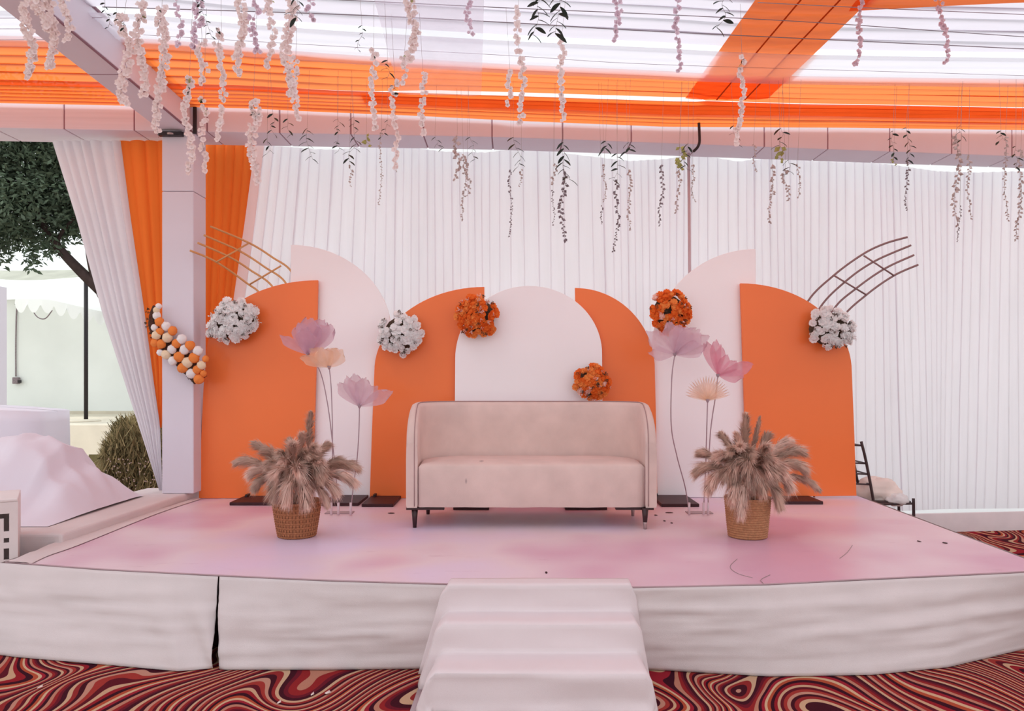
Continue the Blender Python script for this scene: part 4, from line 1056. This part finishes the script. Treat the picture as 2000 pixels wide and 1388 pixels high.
# ------------------------------------------------------------------ hanging strands
def ceil_z(p):
    if p.y > yb(p.x)-.05: return BZ0
    return zc(p.x, p.y)+.0
def strand(label, x, y0, y1, Y, wpx, style, seed, stem_to=None, group='hanging blossom strands', dens=1.0, leaves=0, lean=0.0):
    r_ = random.Random(seed); top = P(x, y0, Y); bot = P(x+lean, y1, Y)
    anchor = Vector((top.x+r_.uniform(-.03, .03), Y, max(top.z+.02, ceil_z(top))))
    t = thing('hanging_strand', label, 'garland', anchor, group)
    s = Y/F; wig = r_.uniform(0, 6)
    cpts = [anchor, anchor.lerp(top, .6), top]
    nseg = max(3, int((y1-y0)/25)); line = []
    for k in range(1, nseg+1):
        f = k/nseg; p = top.lerp(bot, f); p.x += .25*wpx*s*math.sin(wig+f*7); p.y += .01*math.sin(wig+f*5); line.append(p)
    cs = spline(cpts+line, 4)
    MB().tube(cs, .0011, 4).obj('stem', M_STEM, t)
    body = spline([top]+line, 6); nb = len(body)
    def at(f):
        i = f*(nb-1); k = int(min(i, nb-2)); return body[k].lerp(body[k+1], i-k)
    L = y1-y0
    if style in ('blossom', 'mauve', 'dense'):
        size = 6.2*s if style != 'mauve' else 5.6*s
        cnt = int(L/5.2*dens*(1.7 if style == 'dense' else 1)*max(1, wpx/17.)); ms = ME['blm' if style == 'mauve' else 'bl']
        for i in range(min(cnt, 120)):
            f = (i+r_.random())/cnt; p = at(f); wd_ = wpx/2*s*(1-.45*f)
            a = r_.uniform(0, 2*PI); q = math.sqrt(r_.random()); off = Vector((math.cos(a)*q*wd_*.8, math.sin(a)*q*wd_*.6, r_.uniform(-.008, .008)))
            inst('blossom', r_.choice(ms), p+off, qdir(Vector((off.x*20, -1+off.y*10, r_.uniform(-.7, .3))), r_.uniform(0, 6)), size*r_.uniform(.75, 1.15), t)
    elif style == 'leaf':      # spray of dark leaves
        cnt = max(5, int(L/7*dens))
        for i in range(cnt):
            f = i/max(1, cnt-1); p = at(f); sd = 1 if i % 2 else -1
            d = Vector((sd*r_.uniform(.5, 1), r_.uniform(-.4, .1), -r_.uniform(.3, .9)))
            inst('leaf', ME['lf'][0], p, qy(d, r_.uniform(-.5, .5)), wpx*.78*s*r_.uniform(.75, 1.1), t)
    elif style in ('pale', 'grey', 'yellow'):
        mb = MB(); cnt = int(L/3.0*dens)
        for i in range(cnt):
            f = (i+r_.random()*.8)/cnt; p = at(f); a = r_.uniform(0, 2*PI); l = wpx*.50*s*r_.uniform(.6, 1.15)*(1-.3*f)
            d = Vector((math.cos(a), math.sin(a)*.6, -r_.uniform(.2, 1.1))).normalized()*l; sd = d.cross(Vector((0, 1, .2))).normalized()*l*.34
            mb.add([p, p+d*.5+sd, p+d*1.0, p+d*.5-sd, p+d*.5+Vector((0, -.3*l, 0))], [(0, 1, 4), (1, 2, 4), (2, 3, 4), (3, 0, 4)])
        o = mb.obj('small_leaves', {'pale': M_TRAIL, 'grey': M_TRAILG, 'yellow': M_YLEAF}[style], t); o['kind'] = 'stuff'
    for i in range(leaves):    # leaves near the head of the strand
        p = at(r_.uniform(0, .18)); a = r_.uniform(0, 2*PI)
        d = Vector((math.cos(a), -.3, math.sin(a)*.7-.3)); inst('leaf', ME['lf' if (seed+i) % 3 else 'ly'][0], p, qy(d, r_.uniform(-.6, .6)), 12*s*r_.uniform(.7, 1.1), t)
    return t
S = [
 # x, y0, y1, Y, w, style, leaves, lean, label
 (62, -30, 150, 4.5, 30, 'dense', 0, -8, 'thick pale blossom strand nearest the top left corner'),
 (86, -40, 60, 4.45, 40, 'dense', 3, 0, 'short bushy blossom tuft over the upper left rafter'),
 (104, -30, 135, 4.5, 24, 'dense', 0, -4, 'blossom strand right beside the thick top left corner strand'),
 (132, -30, 80, 4.5, 22, 'dense', 0, 0, 'short blossom strand across the middle of the rafter'),
 (243, 30, 205, 4.9, 32, 'dense', 2, 3, 'full blossom strand ending just above the rafter edge, left of the pillar'),
 (276, 5, 185, 4.9, 24, 'dense', 5, 2, 'blossom strand with green leaves at top, crossing the rafter'),
 (316, 15, 270, 4.9, 26, 'dense', 2, -4, 'long full blossom strand reaching the black bracket plate'),
 (350, -20, 92, 4.7, 16, 'mauve', 3, 0, 'thin mauve blossom strand with leaves against the white ceiling near the rafter'),
 (382, -20, 95, 4.7, 30, 'mauve', 3, 3, 'bushy mauve blossom tuft left of the leafy green strand'),
 (394, 80, 162, 4.9, 26, 'blossom', 0, 0, 'short pale blossom strand over orange swag, above the pillar head'),
 (370, 150, 336, 5.0, 20, 'dense', 6, -2, 'bright blossom strand hanging down in front of the pillar face'),
 (398, 190, 336, 5.2, 17, 'blossom', 5, 2, 'dim blossom strand with brown leaves at the right corner of the pillar'),
 (432, 60, 270, 4.9, 19, 'blossom', 3, 0, 'long slim blossom strand ending over the beam right of the pillar'),
 (471, -15, 146, 4.7, 24, 'dense', 0, -4, 'blossom strand ending halfway down the orange swag, left of a mauve one'),
 (495, -15, 105, 4.7, 23, 'mauve', 0, 4, 'mauve blossom strand ending at the top edge of the orange swag'),
 (495, 198, 357, 5.2, 24, 'dense', 8, 3, 'blossom strand with yellow green leaf tuft before the darker orange drape'),
 (534, -10, 130, 4.8, 22, 'blossom', 4, -12, 'blossom strand leaning left over the upper orange swag'),
 (565, -10, 190, 4.8, 27, 'dense', 2, 0, 'full blossom strand ending over the lower orange swag'),
 (578, 110, 232, 5.0, 18, 'blossom', 0, 0, 'lower blossom strand whose tip touches the beam seam'),
 (607, -10, 42, 4.6, 20, 'mauve', 0, 0, 'very short mauve blossom tuft on the white ceiling'),
 (730, 98, 255, 5.1, 14, 'blossom', 2, 0, 'slim single blossom strand left of the three over the sofa left half'),
 (771, 158, 332, 5.2, 16, 'blossom', 5, 2, 'long slim blossom strand crossing the beam onto the white drape'),
 (808, -15, 118, 4.7, 25, 'dense', 2, -5, 'full pink blossom strand against the white ceiling, left of centre'),
 (826, 140, 266, 5.1, 17, 'blossom', 0, 0, 'curved blossom strand ending at the beam under the pink full strand'),
 (790, 105, 160, 5.0, 14, 'blossom', 4, 0, 'small blossom tuft with green leaves on the orange swag, left of centre'),
 (916, -10, 68, 4.7, 16, 'mauve', 0, 0, 'short sparse mauve strand on white ceiling, nearest left of the picture centre'),
 (1012, 15, 240, 5.0, 16, 'blossom', 0, 8, 'long slender blossom strand at the middle of the orange swag'),
 (996, 140, 205, 5.1, 12, 'blossom', 0, -3, 'faint short blossom strand beside the long slender central one'),
 (1097, 75, 240, 5.0, 14, 'blossom', 0, 0, 'slender blossom strand right of centre under the big dark leaves'),
 (1202, -15, 80, 4.7, 22, 'mauve', 2, 2, 'bushy mauve blossom tuft at the top edge, right of centre'),
 (1322, -15, 140, 4.8, 14, 'mauve', 0, 2, 'sparse mauve blossom strand left of the orange cross strip'),
 (1449, 112, 285, 5.1, 15, 'blossom', 3, -6, 'sparse cream blossom strand on the orange swag below the cross strip'),
 (1684, -15, 128, 4.8, 13, 'mauve', 0, -12, 'mauve grey blossom strand just right of the orange cross strip'),
 (1834, -15, 122, 4.8, 17, 'mauve', 0, 16, 'mauve grey blossom strand at the upper right on white ceiling'),
]
for i, (x, a, b, Y, w_, sty, lv, ln, lab) in enumerate(S): strand(lab, x, a, b, Y, w_, sty, 100+i, leaves=lv, lean=ln)
LS = [
 (1068, -20, 66, 4.4, 34, 'leaf', -30, 'large dark leaf spray curving left near the top centre'), (1087, -20, 66, 4.4, 34, 'leaf', 3, 'large dark leaf spray hanging straight near the top centre'),
 (1418, -10, 52, 4.5, 30, 'leaf', -12, 'dark and yellow leaf spray beside the orange cross strip'), (578, -5, 36, 4.4, 26, 'leaf', 0, 'three dark leaves against the white ceiling beside a full strand'),
 (757, 118, 150, 5.0, 20, 'leaf', 0, 'small dark leaf spray on the orange swag left of centre'), (205, 6, 52, 4.7, 13, 'leaf', 8, 'fine dark leafy twig above the rafter edge, upper one'),
 (228, 24, 60, 4.7, 13, 'leaf', 14, 'fine dark leafy twig above the rafter edge, lower one'), (392, -5, 70, 4.7, 15, 'leaf', 18, 'green leafy twig trailing between the mauve tufts'),
 (707, 50, 98, 4.9, 12, 'leaf', -8, 'thin dark twig slanting over the white ceiling left of centre'),
 (533, 222, 262, 5.9, 18, 'leaf', 0, 'dark leaf spray on the beam, first right of the pillar'), (562, 232, 262, 5.9, 18, 'leaf', 4, 'dark leaf spray on the beam beside the first seam'),
 (600, 250, 310, 6.0, 22, 'leaf', 6, 'large dark leaf spray hanging from beam onto the drape, left part'), (522, 270, 300, 6.0, 18, 'leaf', 3, 'small dark leaf spray at the top of the darker orange drape edge'),
 (660, 232, 258, 6.0, 17, 'leaf', 0, 'dark leaf sprig on the beam left of the second seam'), (691, 228, 256, 6.0, 17, 'leaf', 4, 'dark leaf sprig on the beam right of the second seam'),
 (660, 275, 295, 6.1, 15, 'leaf', 0, 'faint leaf sprig at the top edge of the drape'), (692, 268, 315, 6.1, 22, 'leaf', -10, 'dark bushy leaf sprig with trailing buds below it'),
 (757, 235, 268, 6.1, 12, 'leaf', -10, 'reddish leafy twig hanging on the beam under the orange edge'), (850, 268, 290, 6.1, 15, 'leaf', 12, 'curling leafy vine along the top of the drape'),
 (918, 268, 312, 6.1, 16, 'leaf', 10, 'dark leaf sprig left of the central long trail'), (1003, 268, 325, 6.1, 22, 'leaf', 14, 'dark leaf spray at the top of the central trail'),
 (1100, 278, 350, 6.1, 24, 'leaf', 6, 'largest dark leaf spray on the drape right of centre'), (1183, 276, 292, 6.1, 22, 'leaf', 0, 'small dark leaf fan on the beam, left one of a pair'),
 (1228, 278, 296, 6.1, 22, 'leaf', 0, 'small dark leaf fan on the beam, right one of a pair'), (1205, 300, 352, 6.1, 22, 'leaf', -2, 'dark leaf spray below the pair of leaf fans'),
 (1344, 280, 330, 6.1, 20, 'leaf', -8, 'dark green leaf clump beside the black bent hook'), (1433, 245, 282, 6.1, 17, 'leaf', 6, 'brown leaf sprig at the foot of the sparse cream strand'),
 (1525, 250, 284, 6.1, 24, 'leaf', 0, 'fan of brown leaves on the beam right of the hook'), (1540, 312, 340, 6.1, 20, 'leaf', 2, 'dark leaf sprig on the drape below the brown leaf fan'),
 (1744, 256, 312, 6.3, 15, 'leaf', 0, 'faint leaf sprig on the beam, right part'), (1770, 250, 312, 6.3, 16, 'leaf', 8, 'leafy twig on the beam above the dark right trail'),
 (1876, 244, 272, 6.3, 18, 'leaf', 0, 'leaf sprig topping the longest right hand trail'), (1955, 255, 275, 6.3, 15, 'leaf', 0, 'leaf sprig on the beam near the right picture edge'), (1984, 285, 325, 6.3, 15, 'leaf', 0, 'green leaf sprig at the right picture edge'),
]
for i, (x, a, b, Y, w_, sty, ln, lab) in enumerate(LS): strand(lab, x, a, b, Y, w_, sty, 300+i, lean=ln, group='hanging leaf sprays', dens=1.2)
TS = [
 (682, 320, 365, 13, 'pale'), (745, 255, 400, 10, 'pale'), (716, 262, 285, 26, 'yellow'), (775, 295, 335, 11, 'pale'), (893, 262, 350, 24, 'pale'), (905, 300, 430, 15, 'pale'), (912, 310, 380, 16, 'pale'), (998, 330, 462, 12, 'grey'),
 (1018, 330, 362, 12, 'pale'), (1082, 318, 360, 16, 'pale'), (1080, 370, 440, 9, 'grey'), (1100, 330, 470, 20, 'grey'), (1181, 320, 392, 12, 'pale'), (1176, 400, 438, 10, 'grey'), (1206, 350, 490, 16, 'grey'),
 (1227, 330, 450, 14, 'pale'), (1292, 320, 440, 15, 'grey'), (1327, 285, 330, 30, 'yellow'), (1326, 330, 415, 15, 'pale'), (1353, 320, 395, 12, 'pale'), (1472, 280, 335, 12, 'pale'), (1508, 320, 435, 18, 'pale'),
 (1534, 330, 392, 18, 'pale'), (1558, 320, 387, 12, 'pale'), (1524, 285, 315, 28, 'yellow'), (1772, 310, 410, 14, 'grey'), (1745, 300, 325, 13, 'yellow'), (1868, 262, 440, 22, 'pale'), (1875, 400, 472, 10, 'grey'),
 (1892, 300, 428, 14, 'pale'), (1964, 265, 432, 14, 'pale'), (1994, 290, 470, 18, 'pale')]
TLB = ['short pale bud trail under the bushy sprig near the drape left end', 'long thin bud trail hanging on the left part of the drape', 'yellowish leaf tuft between beam and drape left of centre',
 'short pale bud trail beside the long slim blossom strand', 'bushy pale trail under the curling vine', 'thin pale trail reaching lowest below the curling vine', 'middle pale trail under the curling vine, right side',
 'long grey bud trail just left of the picture centre', 'short pale trail right of the central grey one', 'pale tuft trailing left of the largest leaf spray', 'thin grey trail tip left of the largest leaf spray trail',
 'long bushy grey trail under the largest leaf spray', 'pale trail below the left leaf fan', 'short grey trail tip below the left leaf fan trail', 'longest grey trail below the pair of leaf fans', 'pale trail below the right leaf fan',
 'grey trail left of the upright pole', 'yellow green tuft beside the black bent hook', 'pale trail under the yellow green hook tuft', 'pale trail just right of the upright pole', 'faint short trail between pole and brown leaf fan',
 'long pale trail under the brown leaf fan, left one', 'pale trail under the brown leaf fan, middle one', 'short pale trail under the brown leaf fan, right one', 'yellow green haze tuft under the brown leaf fan',
 'single dark grey trail above the brown rod lattice', 'faint yellow tuft left of the dark grey trail', 'thick pale trail, longest at the right side', 'thin grey tip below the thick right trail', 'slim pale trail right beside the thick one',
 'slim pale trail second from the right picture edge', 'bushy pale trail at the right picture edge']
for i, ((x, a, b, w_, sty), lab) in enumerate(zip(TS, TLB)): strand(lab, x, a, b, 6.15 if x < 1700 else 6.4, w_, sty, 500+i, group='small trailing vines', lean=random.Random(i).uniform(-5, 5))

# ------------------------------------------------------------------ chair and cloth behind the stage, right
ch = thing('chair', 'dark metal ladder back chair behind the right end of the stage', 'chair', (3.55, 7.15, 0))
def tb(pts, r=.012, nm='rail'): return MB().tube(spline([Vector(p) for p in pts], 4), r, 8).obj(nm, M_CHAIR, ch)
YN, YR = 7.05, 7.32
def CPt(px, py, y): p = P(px, py, YN); return Vector((p.x, y, p.z))
for y in (YN, YR):
    a, b = CPt(1682, 862, y), CPt(1692, 903, y); c = CPt(1707, 985, y)
    tb([a, b, c, Vector((c.x+.01, y, .2)), Vector((c.x-.03, y, .004))], .014, 'back_leg')
    f = CPt(1784, 973, y); tb([f, Vector((f.x+.003, y, .25)), Vector((f.x+.006, y, .004))], .014, 'front_leg')
    tb([Vector((c.x, y, c.z)), Vector((f.x, y, c.z+.01))], .011, 'seat_rail'); tb([Vector((c.x, y, .22)), Vector((f.x, y, .22))], .009, 'stretcher')
for px, py in ((1684, 870), (1693, 905), (1697, 926), (1701, 946)):
    a = CPt(px, py, YN); tb([a, Vector((a.x-.0, YR, a.z))], .008, 'rung')
    tb([a, Vector((a.x-.17, YN+.03, a.z+.005))], .008, 'rung')
a = CPt(1707, 985, YN); b = CPt(1784, 973, YN)
MB().box((a.x+.01, YN+.015, a.z+.012), (b.x-.015, YR-.015, a.z+.03)).obj('seat', M_CHAIR, ch, smooth=False)
def blob(name, label, c, r, seed, m, cat='cloth'):
    rows = []
    for j in range(21):
        th = PI*j/20; q = []
        for i in range(33):
            a = 2*PI*(i % 32)/32; d = Vector((math.sin(th)*math.cos(a), math.sin(th)*math.sin(a), math.cos(th)))
            k = 1+.22*noise.noise(d*1.7+Vector((seed, 0, 0)))+.12*(1-2*abs(noise.noise(d*3.1+Vector((0, seed, 0)))))
            p = Vector((c[0]+d.x*r[0]*k, c[1]+d.y*r[1]*k, c[2]+d.z*r[2]*k)); q.append(p)
        rows.append(q)
    o = MB().grid(rows).obj(name, m); return tagp(o, label, cat)
c = P(1712, 960, 7.19); blob('cloth_bundle', 'crumpled cream cloth bundle piled on the dark chair', (c.x, 7.19, c.z+.01), (.20, .10, .13), 2, M_CUSH)
c = P(1752, 975, 7.10); blob('cloth_roll', 'small white cloth roll on the chair seat front', (c.x, 7.10, c.z), (.10, .07, .055), 5, M_FW)

# ------------------------------------------------------------------ outdoors, left
o = MB().box((-40, 11.9, -.02), (-2.5, 45, .8)).obj('terrace', M_CONC, smooth=False); o['kind'] = 'structure'
o = bev(MB().box((-9.6, 11.7, -.02), (-6.3, 11.9, .83)).obj('retaining_wall', M_CONC, smooth=False), .02); o['kind'] = 'structure'
hs_ = thing('garden_building', 'plain white walled building beyond the left opening', 'building', (-13, 16, .8))
MB().box((-30, 15.8, .8), (-5.0, 16.1, 3.3)).obj('wall', M_PLASTER, hs_, smooth=False)
MB().box((-30, 15.77, .8), (-5.0, 15.8, .86)).obj('plinth', M_CONC, hs_, smooth=False)
rows = [[Vector((x, y, z+.05*nz(x*.8, y))) for x in [-30+i*.5 for i in range(51)]] for y, z in ((15.6, 3.3), (17.5, 4.1), (20, 4.4))]
MB().grid(rows).obj('roof', M_TILE, hs_)
aw = thing('awning', 'white canvas awning with scalloped valance above the garden wall', 'awning', (-8.5, 14, .8))
ya_ = 13.3
za = EYE+(HY-588)*ya_/F
rows = []
for y, z in ((ya_, za), (14.4, za+.42), (15.6, za+.72)):
    rows.append([Vector((x, y, z+.04*math.sin(x*2)-.035*(x+8.9)*(1 if x > -8.9 else .1)*0-max(0, (x+8.3))*.16)) for x in [-13+i*.1 for i in range(66)]])
MB().grid(rows).obj('canopy', M_TENT, aw)
mb = MB(); xs_ = [P(30, 590, ya_).x+i*.02 for i in range(170)]
ro = [[], [], []]
for x in xs_:
    zt = za+.04*math.sin(x*2)-max(0, (x+8.3))*.16; sc_ = abs(math.sin(PI*(x-xs_[0])/.235))
    ro[0].append(Vector((x, ya_-.005, zt))); ro[1].append(Vector((x, ya_-.02, zt-.10))); ro[2].append(Vector((x, ya_-.03+.01*math.sin(x*9), zt-.08-.17*sc_**.8)))
o = MB().grid(ro).obj('valance', M_TENT, aw)
# second awning peak further back
aw2 = thing('awning', 'small distant white awning peak with scalloped edge beside the branch', 'awning', (-11, 19, .8))
tip = P(135, 505, 19); l = P(60, 545, 19); r2 = P(215, 568, 19)
MB().add([tip, l+Vector((0, -1, 0)), r2+Vector((0, -1, 0)), r2+Vector((0, 1.5, 0)), l+Vector((0, 1.5, 0))], [(0, 1, 2), (0, 2, 3), (0, 3, 4), (0, 4, 1)]).obj('canopy', M_TENT, aw2, smooth=False)
ro = [[], []]
for i in range(41):
    p = (l+Vector((0, -1.02, 0))).lerp(r2+Vector((0, -1.02, 0)), i/40); ro[0].append(p); ro[1].append(p-Vector((0, 0, .1+.2*abs(math.sin(PI*i/5)))))
MB().grid(ro).obj('valance', M_TENT, aw2)
MB().tube([tip, Vector((tip.x, tip.y, .8))], .03, 8).obj('pole', M_BLACK, aw2)
a = P(168, 548, 13.1); o = MB().tube([Vector((a.x, 13.1, .8)), Vector((a.x, 13.1, a.z))], .035, 10).obj('black_pole', M_BLACK); tagp(o, 'black upright pole standing before the white garden wall', 'pole')
a = G(168, 822, .8); o = MB().lathe([(0, .0), (.3, 0), (.28, .03), (0, .035)], (a.x, 12.98, .801), 20).obj('pole_footing', M_CONC); tagp(o, 'round concrete footing at the base of the black pole', 'footing')
a = P(-4, 560, 9.5); b = P(9, 800, 9.5); o = bev(MB().box((a.x-.1, 9.4, .0), (b.x, 9.55, a.z)).obj('post', M_CLAD, smooth=False), .01); tagp(o, 'mauve grey upright post at the far left picture edge', 'post')
cb = thing('hanging_socket', 'grey cable with electric socket box hanging on the garden wall', 'cable', P(31, 740, 15.77))
pts = spline([P(38, 585, 15.77), P(33, 600, 15.77), P(31, 660, 15.77), P(31, 735, 15.77)], 6); MB().tube(pts, .014, 6).obj('cable', M_TRAILG, cb)
a = P(30, 742, 15.7); bev(MB().box((a.x-.07, 15.70, a.z-.08), (a.x+.05, 15.79, a.z+.06)).obj('socket_box', M_TRAILG, cb, smooth=False), .01)
bev(MB().box((a.x+.05, 15.69, a.z-.06), (a.x+.10, 15.75, a.z)).obj('plug', M_BLACK, cb, smooth=False), .005)
# a draped cable loop under the valance
pts = spline([P(60, 598, 13.4), P(72, 618, 13.4), P(88, 622, 13.4), P(102, 606, 13.4)], 6); o = MB().tube(pts, .01, 6).obj('cable_loop', M_TRAILG); tagp(o, 'grey cable loop sagging under the scalloped valance', 'cable')
# tree
TY = 11.0
tr = thing('tree', 'dark leafy tree with leaning trunk beyond the left opening', 'tree', P(230, 870, TY))
trunk = spline([P(290, 860, TY), P(277, 790, TY), P(262, 720, TY), P(231, 630, TY), P(193, 560, TY), P(174, 480, TY), P(160, 330, TY)], 6)
MB().tube(trunk, [lerp(.12, .05, i/(len(trunk)-1)) for i in range(len(trunk))], 10).obj('trunk', M_BARK, tr)
brn = spline([P(196, 566, TY), P(158, 530, TY), P(120, 490, TY), P(95, 455, TY), P(60, 400, TY), P(10, 350, TY)], 6)
MB().tube(brn, [lerp(.09, .03, i/(len(brn)-1)) for i in range(len(brn))], 8).obj('branch', M_BARK, tr)
b2 = spline([P(112, 482, TY), P(120, 455, TY), P(150, 420, TY)], 5); MB().tube(b2, .025, 6).obj('branch', M_BARK, tr)
r_ = random.Random(5)
def leafcloud(name, blobs, n, size, m, parent, seed, elong=2.6):
    r_ = random.Random(seed); mb = MB(); tot = sum(b[4] for b in blobs); V = []; Fc = []
    for (px, py, Y, R, wgt, Rz) in blobs:
        c = P(px, py, Y)
        for i in range(int(n*wgt/tot)):
            d = Vector((r_.gauss(0, 1), r_.gauss(0, 1), r_.gauss(0, 1))).normalized()*r_.random()**.45
            p = c+Vector((d.x*R, d.y*R, d.z*Rz)); s_ = size*r_.uniform(.6, 1.3)
            ax = Vector((r_.uniform(-1, 1), r_.uniform(-1, 1), r_.uniform(-1, .4))).normalized(); sd = ax.cross(Vector((r_.uniform(-1, 1), r_.uniform(-1, 1), r_.uniform(-1, 1)))).normalized()*s_/elong/2
            k = len(V); V += [p, p+ax*s_*.5+sd, p+ax*s_, p+ax*s_*.5-sd]; Fc.append((k, k+1, k+2, k+3))
    mb.V = V; mb.F = Fc; o = mb.obj(name, m, parent, smooth=False); o['kind'] = 'stuff'; return o
blobs = [(20, 300, 11, .9, 3, .7), (110, 320, 11.3, .8, 3, .6), (60, 400, 11, .8, 3, .5), (-40, 400, 11, .9, 3, .8), (120, 400, 11.4, .55, 1.6, .4), (10, 450, 11, .6, 1.2, .28), (64, 500, 10.8, .14, .12, .22),
         (160, 260, 11.2, .9, 2.5, .7), (-10, 500, 10.9, .25, .12, .2), (150, 445, 11.2, .35, .5, .22), (-100, 250, 11, 1.2, 3, 1.2), (60, 230, 11.5, 1.2, 3, .7), (100, 475, 11, .25, .22, .22)]
leafcloud('crown', blobs, 26000, .10, M_CROWN, tr, 1)
# shrub beside the platform
shr = thing('shrub', 'dry olive brown shrub with white flecks behind the white platform', 'shrub', (-4.4, 8.6, 0))
mb = MB(); r_ = random.Random(12)
def twigs(n, x0, x1, ymin, ymax, m, nm, L=(.10, .34), seed=1, wdt=.006):
    r_ = random.Random(seed); V = []; Fc = []
    for i in range(n):
        px = r_.uniform(x0, x1); top = tab([(190, 905), (215, 868), (228, 838), (250, 830), (285, 822), (320, 825)], px); py = top+(960-top)*(r_.random()**1.1)
        Y = r_.uniform(8.2, 9.3); p = P(px, min(py, 958), Y); l = r_.uniform(*L); ax = Vector((r_.gauss(0, .5), r_.gauss(0, .4), 1)).normalized()
        b = p-ax*l*.5; e = p+ax*l*.5; sd = Vector((1, r_.uniform(-.5, .5), r_.uniform(-.3, .3))).normalized()*wdt*r_.uniform(.6, 1.5); k = len(V)
        V += [b-sd, b+sd, e+sd*.3, e-sd*.3]; Fc.append((k, k+1, k+2, k+3))
    o = MB(); o.V = V; o.F = Fc; q = o.obj(nm, m, shr, smooth=False); q['kind'] = 'stuff'; return q
twigs(9000, 200, 335, 0, 0, M_SHRUB, 'twigs', seed=2); twigs(5000, 205, 335, 0, 0, M_SHRUBD, 'twigs', seed=3, wdt=.010)
V = []; Fc = []; r_ = random.Random(8)
for i in range(160):
    px = r_.uniform(205, 318); py = r_.uniform(895, 958); p = P(px, py, r_.uniform(8.1, 8.3)); s_ = .009; k = len(V)
    V += [p+Vector((-s_, 0, 0)), p+Vector((0, 0, -s_)), p+Vector((s_, 0, 0)), p+Vector((0, -.01, s_))]; Fc.append((k, k+1, k+2, k+3))
mb = MB(); mb.V = V; mb.F = Fc; o = mb.obj('white_flecks', M_LITTER, shr, smooth=False); o['kind'] = 'stuff'
mb = MB()
mb.grid([[Vector((x, 9.3+.1*nz(x*4, z*4), z)) for x in [-5.3+i*.1 for i in range(16)]] for z in (0, .2, .4, .6)]).obj('dense_core', M_SHRUBD, shr)
